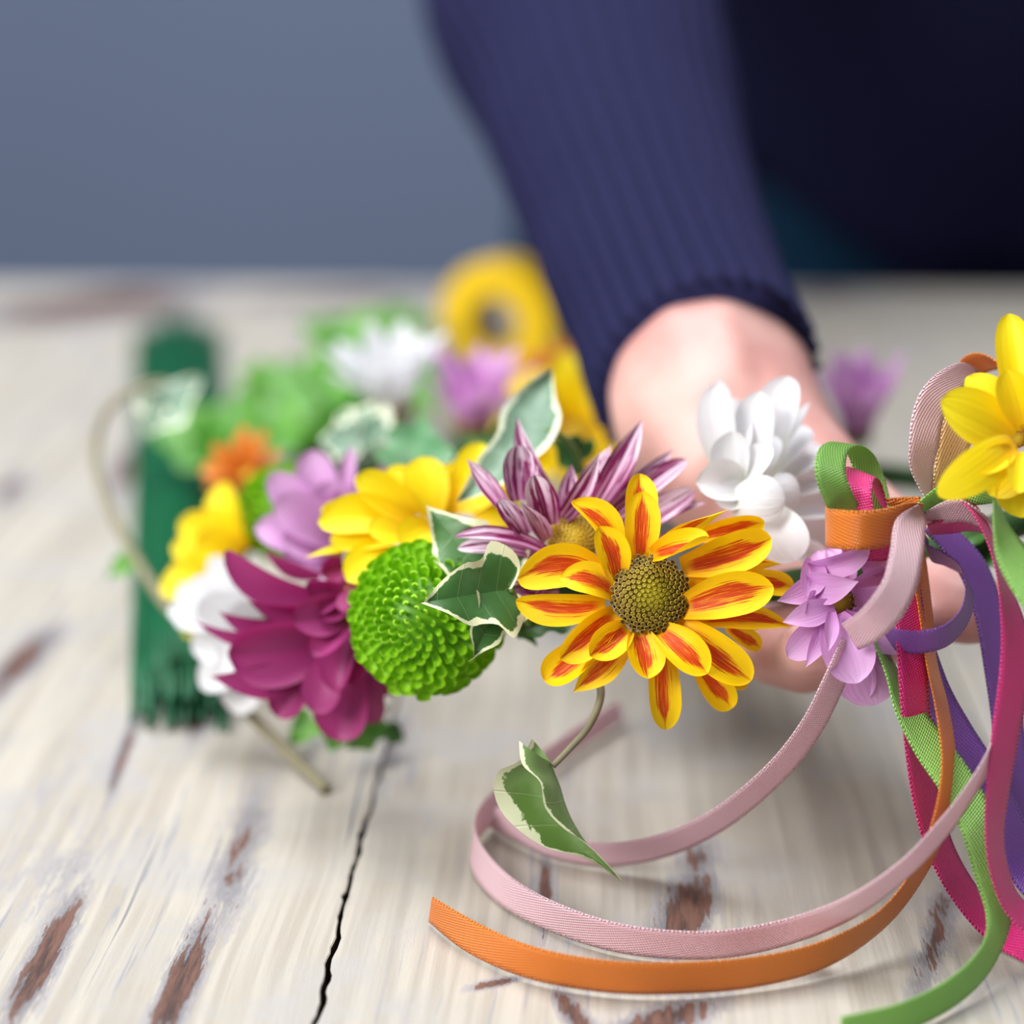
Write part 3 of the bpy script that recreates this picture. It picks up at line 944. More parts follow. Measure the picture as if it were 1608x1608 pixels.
# D. yellow flower above the green one
axD = axis_px(0.05, -0.55)
fD = flower('plain yellow chrysanthemum above the lime green button flower', (700, 842, 0.508), axD, 34 / F * 0.5, M['disc_y'], 'disc_y', 0.4, 60)
petals(fD, M['yellow'], [
    (1150, 500, 750, 480, 180, 2, -4, dict(sway=-0.05)), (1030, 570, 695, 632, 55, 0, -6, dict(tipshape='point')), (1080, 590, 870, 730, 180, -2, -10), (1150, 470, 905, 290, 175, 4, 0),
    (1230, 460, 1180, 208, 190, 6, 8), (1170, 450, 1050, 250, 150, 8, 10), (1330, 440, 1440, 150, 160, 8, 14), (1240, 510, 1110, 600, 170, -6, -14, dict(cup=0.6)), (1400, 450, 1560, 250, 190, 8, 16),
    (1420, 480, 1600, 400, 180, 4, 8), (1140, 530, 800, 560, 150, 0, -4), (1360, 430, 1500, 300, 170, 6, 10), (1430, 520, 1560, 520, 150, 4, 4), (1100, 500, 760, 430, 120, 5, 4), (1120, 540, 960, 520, 130, -4, -12), (1300, 450, 1330, 230, 140, 10, 14),
], Z2, axD, 0.508, 0.3731, bend=0.10, cup=0.3, base=0.5, ridge=0.06)

# E. lilac flower
axE = axis_px(-0.15, -0.45)
fE = flower('lilac chrysanthemum between the yellow and magenta flowers', (520, 858, 0.548), axE, 26 / F * 0.54, M['lilac'], 'disc_y', 0.3, 40)
petals(fE, M['lilac'], [
    (780, 580, 545, 280, 165, 0, -2), (790, 520, 715, 180, 180, 4, 6), (860, 460, 890, 170, 70, 2, 2), (770, 610, 485, 500, 175, -2, -6), (790, 650, 600, 650, 170, -4, -10), (830, 560, 570, 390, 190, -5, -12),
    (840, 480, 780, 310, 160, -2, -6), (830, 660, 700, 700, 150, -6, -12), (850, 470, 1130, 210, 90, 12, 16), (870, 560, 880, 330, 150, -3, -4), (780, 600, 600, 560, 160, -6, -14), (900, 500, 960, 350, 120, 2, 6),
], Z2, axE, 0.548, 0.3731, bend=0.08, cup=0.4, base=0.55)

# F. magenta flower
axF = axis_px(-0.45, 0.25)
fF = flower('deep magenta chrysanthemum with drooping petals', (556, 930, 0.522), axF, 26 / F * 0.5, M['magenta'], 'disc_y', 0.3, 40)
petals(fF, M['magenta'], [
    (790, 800, 355, 605, 165, -6, -10, dict(sway=0.10, cup=0.35)), (760, 710, 525, 600, 80, 2, 0, dict(tipshape='point', sway=0.06)), (750, 850, 455, 812, 95, -8, -14, dict(tipshape='point', sway=0.08)),
    (720, 910, 335, 860, 115, -6, -10, dict(tipshape='point', sway=0.14)), (680, 950, 232, 898, 70, -4, -8, dict(tipshape='point', sway=0.10)), (790, 980, 370, 1040, 280, -6, -12, dict(cup=0.4)),
    (720, 1090, 300, 1130, 160, -4, -8, dict(tipshape='point', sway=0.06)), (740, 1060, 575, 1300, 165, -4, -4, dict(base=0.6)), (850, 1030, 735, 1285, 175, -10, -12, dict(base=0.6)), (890, 1080, 835, 1405, 235, -6, -6, dict(base=0.6)),
    (960, 1060, 960, 1330, 200, -2, 2), (880, 880, 735, 1050, 135, -14, -22), (930, 1020, 890, 1165, 130, -12, -16), (880, 800, 760, 890, 110, -14, -20), (860, 660, 760, 700, 110, -6, -10),
    (830, 780, 750, 870, 100, -14, -20), (990, 1110, 1050, 1210, 180, 0, 4), (900, 830, 640, 900, 170, -12, -22, dict(cup=0.5)), (900, 900, 830, 1200, 170, -10, -18), (870, 760, 700, 740, 120, -10, -18), (920, 760, 860, 860, 100, -16, -24),
    (900, 740, 810, 640, 90, -4, -4), (930, 1000, 1020, 1150, 160, -2, 0),
], Z2, axF, 0.522, 0.3731, bend=0.09, cup=0.45, base=0.5, ridge=0.05)

# G. white flower behind the magenta one
axG = axis_px(-0.6, 0.0)
fG = flower('white chrysanthemum tucked behind the magenta flower', (418, 978, 0.558), axG, 26 / F * 0.55, M['white'], 'disc_y', 0.4, 40)
petals(fG, M['white'], [
    (500, 860, 290, 635, 190, 0, 4), (480, 870, 150, 770, 160, 0, 0), (480, 900, 115, 850, 130, 0, -2), (480, 960, 215, 1010, 200, -2, -6), (500, 1010, 255, 1180, 190, -2, -6), (530, 1040, 395, 1285, 210, -2, -4),
    (560, 1060, 570, 1230, 150, 2, 4), (490, 880, 145, 910, 90, -2, -4), (500, 850, 340, 680, 160, -4, -6), (500, 880, 220, 720, 170, -4, -8), (520, 880, 240, 830, 180, -8, -16), (540, 850, 380, 640, 150, 2, 6), (540, 900, 360, 900, 180, -10, -20), (530, 960, 340, 1100, 170, -8, -14),
], Z2, axG, 0.558, 0.3731, bend=0.10, cup=0.3, base=0.5)

# H. yellow flower at the end of the wreath
axH = axis_px(-0.6, -0.3)
fH = flower('yellow chrysanthemum in front of the green wires', (352, 880, 0.592), axH, 26 / F * 0.58, M['yellow'], 'disc_y', 0.4, 40)
petals(fH, M['yellow'], [
    (420, 590, 345, 318, 180, 0, 4), (430, 590, 165, 480, 165, 0, -2), (400, 650, 135, 585, 140, 0, 0), (400, 700, 85, 770, 160, 0, -4), (430, 620, 230, 560, 170, -4, -10), (440, 600, 280, 430, 150, -2, -4), (380, 720, 120, 690, 140, -2, -4), (470, 590, 440, 400, 150, 4, 10), (400, 740, 190, 960, 130, 2, 4),
], Z2, axH, 0.592, 0.3731, bend=0.12, cup=0.3, base=0.5)

# I, J and the far side of the wreath
def far_flower(label, px, axis, mat, L, Wd, rows, R0=0.006, seed=1, disc='disc_y', **kw):
    c = P(*px)
    f = flower(label, px, axis, R0 * 1.15, mat, disc, 0.4, 40)
    radial(f, mat, c, axis, R0 * 0.8, L, Wd, rows, seed, **kw)
    return f
far_flower('small orange chrysanthemum near the green wires', (392, 752, 0.640), Vector((-0.3, -0.5, 0.8)), M['orange'], 0.0150, 0.0058, [(9, 0.5, 0.9), (7, 1.0, 1.0)], 0.004, 3)
far_flower('white chrysanthemum on the far side of the wreath', (620, 640, 0.690), Vector((-0.15, -0.25, 0.95)), M['white'], 0.0285, 0.0085, [(12, 0.95, 1.0), (9, 1.25, 0.95)], 0.006, 5, tipshape='round', bend=0.08)
far_flower('lilac chrysanthemum beside the white one on the far side', (742, 665, 0.675), Vector((0.05, -0.2, 0.95)), M['lilac'], 0.0285, 0.0105, [(9, 0.95, 1.0), (6, 1.25, 0.95)], 0.006, 8, tipshape='point', bend=0.08)
far_flower('yellow chrysanthemum between the pale ivy leaf and the wrist', (905, 690, 0.665), Vector((0.05, -0.55, 0.8)), M['yellow'], 0.027, 0.0115, [(13, 0.35, 1.0), (11, 0.75, 0.9)], 0.007, 11)
far_flower('orange chrysanthemum close to the sleeve', (880, 600, 0.735), Vector((-0.1, -0.5, 0.85)), M['orange'], 0.013, 0.007, [(11, 0.3, 1.0)], 0.007, 13, disc='disc')
far_flower('lilac chrysanthemum standing behind the white flower and wrist', (1345, 680, 0.680), Vector((0.0, -0.1, 1.0)), M['lilac'], 0.0300, 0.0125, [(7, 1.05, 1.0), (4, 1.3, 1.0)], 0.005, 17, tipshape='point', bend=0.06)
# second green button flower, half hidden
c2 = P(448, 806, 0.600); ax2 = axis_px(-0.5, -0.5)
f2 = tag(link('chrysanthemum', [c2 + v * 0.0115 for v in IV], IF, M['lime'], wreath, c2), 'second green button chrysanthemum half hidden behind the lilac flower')
a2 = ax2.orthogonal().normalized(); b2 = ax2.cross(a2)
for q in range(120):
    f = (q + 0.5) / 120; th = math.acos(1 - 1.4 * f); an = q * 2.399963
    ra = a2 * math.cos(an) + b2 * math.sin(an)
    out = ax2 * math.cos(th) + ra * math.sin(th); tang = -(axC * -math.sin(th) + ra * math.cos(th))
    V, Fc, UV = floret_geo(c2 + out * 0.011, (out - tang * 0.4 * f).normalized(), tang, 0.005, 0.003, 0.2)
    link('petal', V, Fc, M['lime'], f2, c2 + out * 0.011, uvs=UV)

# O. white flower beside the wrist
axO = axis_px(-0.55, -0.25)
fO = flower('white chrysanthemum between the wrist and the green ribbon loop', (1215, 792, 0.492), axO, 22 / F * 0.49, M['white'], 'disc_y', 0.2, 30)
petals(fO, M['white'], [
    (190, 560, 150, 115, 205, 2, 2, dict(cup=0.7)), (280, 560, 215, 200, 140, 4, 8), (330, 560, 345, 165, 200, 0, -2, dict(cup=0.4)), (410, 480, 480, 95, 215, 4, 6, dict(cup=0.45)), (470, 400, 585, 220, 80, 6, 10, dict(tipshape='point')),
    (230, 600, 210, 355, 185, -4, -8), (260, 610, 400, 425, 145, -6, -10), (280, 620, 40, 600, 200, -6, -12, dict(curl=-0.25, cup=0.2)), (210, 700, 465, 680, 225, -10, -14, dict(bend=0.22, cup=-0.4)), (360, 660, 540, 660, 190, -4, -6, dict(bend=0.2, cup=-0.3)),
    (400, 740, 520, 975, 240, -8, -14, dict(bend=0.12, cup=-0.3)), (410, 870, 660, 965, 120, 0, 2), (420, 600, 640, 430, 230, 8, 18), (430, 660, 690, 560, 230, 8, 18), (440, 740, 690, 700, 230, 6, 14), (450, 800, 680, 830, 220, 4, 10),
    (400, 560, 560, 330, 200, 6, 14), (330, 600, 420, 380, 150, 0, 2), (300, 640, 380, 800, 150, -2, -4), (250, 580, 290, 290, 110, 0, 0), (300, 650, 130, 690, 150, -8, -12),
], Z3, axO, 0.492, 0.32836, bend=0.12, cup=0.35, base=0.5, ridge=0.04)

# P. lilac flower in front of the hand
axP = axis_px(0.05, 0.05)
fP = flower('lilac chrysanthemum with a dark green centre in front of the hand', (1316, 945, 0.462), axP, 26 / F * 0.46, M['lilac'], 'disc', 0.2, 50)
kw = dict(bend=0.09, cup=0.35, base=0.5, nt=13, ns=7)
petals(fP, M['lilac'], [
    (570, 1010, 868, 905, 125, 2, -8, dict(sway=-0.08, twist=0.6, cup=0.6)), (560, 1090, 815, 1075, 165, 0, -10, dict(tipshape='point', sway=-0.05)), (640, 1040, 428, 1168, 125, 2, -2, dict(tipshape='point', sway=0.10)), (600, 970, 575, 1150, 130, 2, -4),
    (700, 1190, 455, 1270, 130, -4, -6, dict(tipshape='point')), (680, 1230, 482, 1440, 150, -2, -2), (690, 1240, 565, 1485, 95, -3, -5, dict(tipshape='point')), (690, 1220, 672, 1410, 75, -6, -10, dict(tipshape='point')),
    (690, 1240, 815, 1560, 245, -3, -8, dict(tipshape='round', cup=0.25)), (740, 1240, 1062, 1420, 150, -1, -4, dict(tipshape='point', sway=-0.03)), (780, 1290, 990, 1505, 130, 0, -1, dict(tipshape='point')),
    (770, 1170, 1115, 1195, 190, 4, 2, dict(tipshape='point')), (780, 1110, 950, 1040, 130, 4, 8), (840, 1020, 960, 970, 120, 6, 10), (800, 1370, 900, 1665, 270, 4, 4), (740, 1330, 830, 1650, 200, 5, 5),
    (720, 1130, 620, 930, 140, 6, 12), (760, 1120, 700, 900, 150, 8, 14), (780, 1240, 1000, 1320, 150, 3, 4), (640, 1150, 560, 1230, 140, -2, -6, dict(tipshape='point')),
], Z3, axP, 0.462, 0.32836, **kw)

# Q. yellow flower at the right
axQ = axis_px(0.0, -0.05)
fQ = flower('large plain yellow chrysanthemum above the second ribbon bow', (1597, 690, 0.445), axQ, 14 / F * 0.44, M['yellow'], 'disc_y', 0.4, 30)
petals(fQ, M['yellow'], [
    (1570, 400, 1210, 215, 270, 0, -8, dict(cup=0.3)), (1590, 340, 1535, -205, 190, 2, 4, dict(cup=0.5)), (1560, 410, 1195, 660, 210, -4, -12, dict(bend=0.22, cup=-0.2)), (1550, 430, 1360, 560, 120, -8, -14, dict(cup=0.5)),
    (1600, 480, 1440, 660, 190, -2, -4), (1590, 480, 1600, 770, 270, 0, -4, dict(cup=0.2)), (1590, 450, 1585, 650, 150, -8, -16), (1600, 300, 1660, -160, 200, 4, 8), (1640, 380, 1900, 120, 250, 2, 0), (1640, 420, 1980, 380, 240, 0, -4), (1640, 460, 1930, 640, 240, 0, -6),
    (1630, 480, 1780, 800, 240, 2, -2), (1590, 360, 1330, 100, 200, 4, 4), (1600, 330, 1520, 60, 180, -2, -8),
], Z3, axQ, 0.445, 0.32836, bend=0.12, cup=0.35, base=0.4, nt=13, ns=7, ridge=0.07)

# ------------------------------------------------------------------ ivy
def leaf_geo(base, tip, width, nrm, fold=0.3, droop=0.15, lobes=1.0, wave=0.06, seed=0):
    """Lobed ivy leaf; UV.x is 0 at the middle and 1 at the margin."""
    base, tip = Vector(base), Vector(tip)
    X = tip - base; L = X.length; X.normalize()
    Z = Vector(nrm) - X * Vector(nrm).dot(X); Z.normalize()
    Y = Z.cross(X)
    out = [(0.0, 0.02), (-0.10, 0.22), (-0.02, 0.40), (0.14, 0.50), (0.27, 0.36 + 0.10 * (1 - lobes)), (0.42, 0.34), (0.52, 0.40 * lobes + 0.26 * (1 - lobes)), (0.66, 0.24), (0.84, 0.11), (1.0, 0.0)]
    rr = random.Random(seed)
    pts = [(x + rr.uniform(-0.02, 0.02), y * (1 + rr.uniform(-0.1, 0.1))) for x, y in out]
    pts[0] = (0.0, 0.0); pts[-1] = (1.0, 0.0)
    pl = catmull(pts, 3)
    V, Fc, UV = [], [], []
    RG = 6
    for side in (1, -1):
        o = len(V)
        for (x, y) in pl:
            xm = max(0.0, min(1.0, x * 0.85 + 0.13 * (1 - x)))
            for g in range(RG + 1):
                f = g / RG
                px_, py_ = xm + (x - xm) * f, y * f
                z = abs(py_) * fold - droop * px_ ** 2 + wave * f * f * math.sin(px_ * 11 + side * 1.3 + seed)
                V.append(base + X * (px_ * L) + Y * (side * py_ * width) + Z * (z * L))
                UV.append((f * f * (0.5 + 0.5 * f), px_ * 0.9 + 0.05 + py_ * 0.25))
        n = len(pl)
        for i in range(n - 1):
            for g in range(RG):
                a = o + i * (RG + 1) + g
                q = (a, a + 1, a + RG + 2, a + RG + 1)
                Fc.append(q if side < 0 else q[::-1])
    return V, Fc, UV

def ivy(parent, mat, b, t, wpx, nrm, stalk=None, name='ivy_leaf', label=None, **kw):
    B, Tt = P(*b), P(*t)
    wm = wpx / F * (b[2] + t[2]) / 2
    V, Fc, UV = leaf_geo(B, Tt, wm, nrm, **kw)
    o = link(name, V, Fc, mat, parent, B, uvs=UV)
    if label: o['label'] = label
    if stalk:
        pts = catmull([tuple(B)] + [tuple(P(*s)) for s in stalk], 6)
        V, Fc, UV = tube_geo(pts, 0.0008, 7)
        link('stalk', V, Fc, M['greenstem'], o, B)
    return o

ivy(wreath, M['leafvar'], (775, 925, 0.481), (672, 788, 0.483), 150, axis_px(0.35, 0.0), [(800, 960, 0.482), (820, 975, 0.488)], label='dark ivy leaf with cream margin lying on the lime button flower', fold=0.35, lobes=0.6, seed=3)
ivy(wreath, M['leafvar'], (802, 925, 0.468), (668, 944, 0.458), 150, axis_px(0.1, -0.15), [(815, 950, 0.475), (830, 980, 0.485)], fold=0.25, lobes=0.7, droop=0.1, seed=4)
ivy(wreath, M['leafvar'], (790, 930, 0.470), (742, 1038, 0.462), 100, axis_px(0.35, 0.1), fold=0.25, lobes=0.3, droop=0.05, seed=5)
ivy(wreath, M['leafmid'], (645, 735, 0.560), (660, 655, 0.585), 125, axis_px(0, -0.6), [(648, 760, 0.56)], label='plain green ivy leaf behind the yellow flower', fold=0.2, lobes=0.8, droop=0.0, seed=6)
ivy(wreath, M['leafpale'], (585, 700, 0.600), (520, 640, 0.620), 120, axis_px(-0.3, -0.5), [(600, 730, 0.60)], fold=0.3, seed=7)
ivy(wreath, M['leafpale'], (560, 690, 0.600), (500, 690, 0.600), 100, axis_px(-0.3, -0.5), fold=0.3, seed=8)
ivy(wreath, M['leafdark'], (880, 975, 0.492), (800, 990, 0.485), 60, axis_px(0, -0.5), [(905, 970, 0.498)], fold=0.3, seed=9)
ivy(wreath, M['leafdark'], (915, 725, 0.540), (868, 690, 0.535), 80, axis_px(0, -0.3), fold=0.3, seed=10)
ivy(wreath, M['leafdark'], (840, 1000, 0.50), (790, 975, 0.49), 40, axis_px(0, -0.3), fold=0.3, seed=11)
for i, (b, t, wd) in enumerate([((1530, 880, 0.500), (1620, 850, 0.49), 80), ((1500, 850, 0.495), (1590, 820, 0.485), 60), ((1440, 860, 0.500), (1500, 880, 0.495), 50), ((760, 720, 0.57), (690, 690, 0.58), 60), ((800, 690, 0.60), (740, 680, 0.62), 50)]):
    ivy(wreath, M['leafdark'], b, t, wd, axis_px(0, -0.6), fold=0.3, seed=20 + i)
# leaves under the wreath that reach the table
for i, (b, t, wd, m) in enumerate([((560, 1130, 0.545), (590, 1180, 0.548), 100, 'leafgreen'), ((580, 1140, 0.550), (650, 1162, 0.556), 50, 'leafdark'), ((490, 1130, 0.560), (450, 1170, 0.560), 60, 'leafgreen'), ((540, 1120, 0.545), (515, 1185, 0.545), 70, 'leafgreen')]):
    ivy(wreath, M[m], b, t, wd, axis_px(0, -0.6), fold=0.2, seed=30 + i)

# curled leaf hanging under the wreath
def patch(ea, eb, n=5, uv_edge=(1, 0), bulge=0.0, both=False):
    A = catmull([tuple(P(*p)) for p in ea], 5); B = catmull([tuple(P(*p)) for p in eb], 5)
    V, Fc, UV = [], [], []
    for i, (a, b) in enumerate(zip(A, B)):
        a, b = Vector(a), Vector(b)
        for j in range(n + 1):
            f = j / n
            V.append(a.lerp(b, f) + TOCAM * (bulge * 4 * f * (1 - f)))
            e = abs(2 * f - 1) if both else uv_edge[0] + (uv_edge[1] - uv_edge[0]) * f
            UV.append((e * e * (0.5 + 0.5 * e), i / (len(A) - 1)))
    for i in range(len(A) - 1):
        for j in range(n):
            q = i * (n + 1) + j
            Fc.append((q, q + 1, q + n + 2, q + n + 1))
    return V, Fc, UV
V, Fc, UV = patch([(867, 577, .522), (828, 602, .520), (790, 638, .517), (780, 680, .513), (752, 718, .508), (732, 757, .504), (716, 790, .500)],
                  [(867, 577, .522), (872, 622, .518), (881, 658, .513), (864, 698, .509), (830, 728, .505), (776, 768, .502), (716, 790, .500)], 10, bulge=-0.003, both=True)
pl_ = tag(link('ivy_leaf', V, Fc, M['leafpale'], wreath, P(870, 672, .513), uvs=UV), 'pale variegated ivy leaf standing above the streaked flower')
V, Fc, UV = tube_geo(catmull([tuple(P(*q)) for q in [(860, 675, .513), (888, 690, .518), (908, 718, .524), (920, 760, .530)]], 6), 0.0009, 7)
link('stalk', V, Fc, M['greenstem'], pl_)
dl = 0.462
pts = catmull([tuple(P(*p)) for p in [(925, 1020, 0.482), (938, 1060, 0.476), (943, 1095, 0.471), (925, 1140, 0.467), (895, 1175, 0.464), (868, 1203, 0.463)]], 8)
V, Fc, UV = tube_geo(pts, [0.0011 - 0.0003 * i / len(pts) for i in range(len(pts))], 8)
spr = tag(link('ivy_sprig', V, Fc, M['stem'], wreath), 'hanging ivy stem with one curled variegated leaf')
V1, F1, U1 = patch([(835, 1160, dl + .004), (815, 1195, dl + .003), (782, 1212, dl + .002), (777, 1250, dl + .001), (800, 1290, dl), (855, 1330, dl), (920, 1348, dl), (980, 1386, dl - .002)],
                   [(866, 1198, dl + .002), (872, 1215, dl + .003), (880, 1235, dl + .004), (888, 1262, dl + .004), (900, 1290, dl + .004), (920, 1322, dl + .002), (945, 1350, dl), (980, 1386, dl - .002)], 6, (1, 0.05), -0.002)
V2, F2, U2 = patch([(866, 1198, dl + .002), (872, 1215, dl + .003), (880, 1235, dl + .004), (888, 1262, dl + .004), (900, 1290, dl + .004), (920, 1322, dl + .002), (945, 1350, dl), (980, 1386, dl - .002)],
                   [(815, 1163, dl - .004), (820, 1200, dl - .007), (848, 1228, dl - .008), (856, 1268, dl - .008), (884, 1300, dl - .007), (918, 1322, dl - .005), (950, 1352, dl - .003), (980, 1386, dl - .002)], 6, (0.05, 0.98), 0.003)
o = len(V1)
M['leafcurl'] = ivy_mat('curled_ivy_leaf', S(92, 124, 56), S(114, 142, 84), S(226, 228, 190), 0.40)
link('leaf', V1 + V2, F1 + [tuple(i + o for i in f) for f in F2], M['leafcurl'], spr, P(866, 1198, dl), uvs=U1 + U2)

# thin vine hanging out at the end of the wreath
pts = catmull([tuple(P(*p)) for p in [(300, 985, 0.575), (262, 950, 0.60), (215, 880, 0.62), (165, 780, 0.64), (150, 705, 0.65), (172, 640, 0.655), (225, 605, 0.655), (262, 600, 0.655)]], 8)
V, Fc, UV = tube_geo(pts, [0.0020 - 0.0009 * i / len(pts) for i in range(len(pts))], 8)
vine = tag(link('ivy_sprig', V, Fc, M['stem'], wreath), 'thin arching ivy vine over the green wires')
ivy(vine, M['leafpale'], (245, 655, 0.655), (312, 585, 0.660), 110, axis_px(-0.2, -0.5), name='leaf', fold=0.25, lobes=0.5, seed=41)
ivy(vine, M['leafpale'], (250, 640, 0.655), (222, 690, 0.655), 60, axis_px(-0.2, -0.5), name='leaf', fold=0.25, seed=42)
ivy(vine, M['leafgreen'], (205, 880, 0.622), (165, 905, 0.622), 45, axis_px(-0.2, -0.5), name='leaf', fold=0.25, seed=43)
# cut twig of the wreath that touches the table
pts = catmull([tuple(p) for p in [P(385, 1115, 0.556), P(420, 1150, 0.556), P(465, 1195, 0.549), G(512, 1240, 0.0016)]], 6)
V, Fc, UV = tube_geo(pts, 0.0016, 10)
tag(link('stem', V, Fc, M['stem'], wreath), 'cut brown stem resting on the table')

# loose green ivy sprigs lying on the table behind the wreath
def loose_sprig(label, path_px, leaves, mat, seed):
    rr = random.Random(seed)
    base = [G(x, y, z) for x, y, z in path_px]
    pts = catmull([tuple(p) for p in base], 8)
    root = empty('ivy_sprig', (base[0].x, base[0].y, 0))
    tag(root, label, 'ivy sprig', 'loose ivy sprigs behind the wreath')
    V, Fc, UV = tube_geo(pts, 0.0012, 6)
    link('stem', V, Fc, M['greenstem'], root)
    for i in range(leaves):
        p = Vector(pts[int((i + 0.5) / leaves * (len(pts) - 1))])
        an = rr.uniform(0, 6.28)
        d = Vector((math.cos(an), math.sin(an) * 0.7, rr.uniform(-0.1, 0.75))).normalized()
        ln = rr.uniform(0.022, 0.036)
        b = p + d * 0.006
        t = b + d * ln
        if t.z < 0.006: t.z = 0.006
        nn = Vector((rr.uniform(-0.5, 0.5), rr.uniform(-0.8, 0.1), 1))
        V, Fc, UV = leaf_geo(b, t, ln * 1.0, nn, 0.2, 0.1, 0.8, 0.05, seed * 50 + i)
        V = [Vector((v.x, v.y, max(v.z, 0.002))) for v in V]
        link('leaf', V, Fc, mat, root, b, uvs=UV)
    return root
loose_sprig('green ivy sprig nearest the wires behind the wreath', [(345, 720, 0.02), (400, 670, 0.035), (470, 640, 0.03), (520, 610, 0.02)], 17, M['leafgreen'], 1)
loose_sprig('green ivy sprig farther back, below the table edge', [(430, 640, 0.02), (490, 600, 0.03), (560, 560, 0.03), (610, 540, 0.02)], 15, M['leafgreen'], 2)
loose_sprig('green ivy sprig in the middle of the loose ivy', [(420, 700, 0.03), (500, 660, 0.04), (580, 650, 0.03), (650, 640, 0.015)], 15, M['leafgreen'], 3)

# ------------------------------------------------------------------ bundle of green wires
rw = random.Random(4)
n0, n1 = G(285, 1100, 0.004), G(280, 520, 0.004)
axw = (n1 - n0); lw = axw.length; axw.normalize()
sdw = Vector((axw.y, -axw.x, 0))
cnt = 0
wire_mesh = []
for vari in range(3):
    pts = [(0.0003 * math.sin(t / 9 * 3 + vari), t / 9 * lw, 0.0) for t in range(10)]
    V, Fc, UV = tube_geo([Vector(p) for p in pts], 0.00075, 6)
    me = bpy.data.meshes.new('floral_wire')
    me.from_pydata([tuple(v) for v in V], [], Fc); me.materials.append(M['wire'])
    for p in me.polygons: p.use_smooth = True
    wire_mesh.append(me)
for layer in range(7):
    nlay = (20, 19, 17, 15, 12, 9, 6)[layer]
    for i in range(nlay):
        off0 = ((i + 0.5) / nlay - 0.5) * 0.0315 * nlay / 20 + rw.uniform(-0.0001, 0.0001)
        z = 0.001 + layer * 0.0018 + rw.uniform(0, 0.0003)
        st = n0 + sdw * off0 + axw * (rw.uniform(-0.016, 0.02) - abs(off0) * 0.3)
        o = bpy.data.objects.new('floral_wire', wire_mesh[cnt % 3])
        col.objects.link(o)
        o.location = (st.x, st.y, z)
        o.rotation_euler = (0.0004, 0, math.atan2(-axw.x, axw.y) + rw.uniform(-0.0012, 0.0012) - off0 * 1.2)
        tag(o, 'straight dark green floral wire in the bundle on the table', 'wire', 'bundle of green floral wires')
        cnt += 1

# ------------------------------------------------------------------ roll of yellow tape standing at the back
def roll(center, axis, R, r, wd):
    axis = Vector(axis).normalized(); a = axis.orthogonal().normalized(); b = axis.cross(a)
    V, Fc = [], []
    n = 48
    prof = [(r, -wd / 2), (R - 0.001, -wd / 2), (R, -wd / 2 + 0.001), (R, wd / 2 - 0.001), (R - 0.001, wd / 2), (r, wd / 2)]
    for k in range(n):
        an = 2 * math.pi * k / n
        for (q, h) in prof:
            V.append(center + (a * math.cos(an) + b * math.sin(an)) * q + axis * h)
    m = len(prof)
    for k in range(n):
        l = (k + 1) % n
        for j in range(m):
            Fc.append((k * m + j, k * m + (j + 1) % m, l * m + (j + 1) % m, l * m + j))
    return V, Fc
cr = P(790, 505, 0.98)
Rr = 0.0315
yaw = Vector((-0.42, -0.9, 0.12))
gz = cr.z
rl = empty('tape_roll', (cr.x, cr.y, 0))
tag(rl, 'roll of bright yellow tape standing on edge beside the sleeve', 'tape roll')
V, Fc = roll(Vector((cr.x, cr.y, Rr + 0.001)), (-0.42, -0.9, 0), Rr, 0.0135, 0.022)
M['tapeyellow'] = plain('glossy_yellow_tape', S(244, 200, 10), 0.4, 0.5, 0.05, 60)
link('winding', V, Fc, M['tapeyellow'], rl, (cr.x, cr.y, Rr), smooth=False)
V, Fc = roll(Vector((cr.x, cr.y, Rr + 0.001)), (-0.42, -0.9, 0), 0.0136, 0.0120, 0.0225)
link('core', V, Fc, plain('brown_card_core', S(150, 120, 60), 0.8), rl, (cr.x, cr.y, Rr), smooth=False)

# ------------------------------------------------------------------ ribbons
RW = 0.0097
def ribbon(label, mat, nodes, width=RW, steps=8, flip=1, group=None):
    """nodes: (x, y, depth, half-width vector in the picture wx, wy[, sign]); the rest of the real width runs in depth."""
    rows = []
    for nd in nodes:
        x, y, d, wx, wy = nd[:5]
        s = nd[5] if len(nd) > 5 else flip
        hw = width / 2
        ux, uy = wx / F * d, wy / F * d
        m2 = math.hypot(ux, uy)
        if m2 > hw:
            ux, uy = ux * hw / m2, uy * hw / m2; m2 = hw
        dd = math.sqrt(max(0.0, hw * hw - m2 * m2)) * s
        ray = (P(x, y, d) - CAM).normalized()
        wv = RT * ux - UP * uy + ray * dd
        c = P(x, y, d)
        while c.z - abs(wv.z) < 0.0007 and d > 0.38:     # rest on the table, not in it
            d -= 0.0004; c = P(x, y, d)
        rows.append(tuple(c) + tuple(wv))
    rows = catmull(rows, steps)
    V, Fc, UV = [], [], []
    NS = 6
    ln = 0.0
    for i, rwv in enumerate(rows):
        c = Vector(rwv[:3]); wv = Vector(rwv[3:]).normalized() * (width / 2)
        if i: ln += (c - Vector(rows[i - 1][:3])).length
        for j in range(NS + 1):
            s = -1 + 2 * j / NS
            q = c + wv * s
            if q.z < 0.0006: q.z = 0.0006
            V.append(q)
            UV.append((j / NS, ln / width))
    for i in range(len(rows) - 1):
        for j in range(NS):
            a = i * (NS + 1) + j
            Fc.append((a, a + 1, a + NS + 2, a + NS + 1))
    o = link('ribbon', V, Fc, mat, uvs=UV)
    sd = o.modifiers.new('thickness', 'SOLIDIFY'); sd.thickness = 0.00025; sd.offset = 0
    tag(o, label, 'ribbon', group)
    return o

RG_ = 'satin ribbons tied to the wreath'
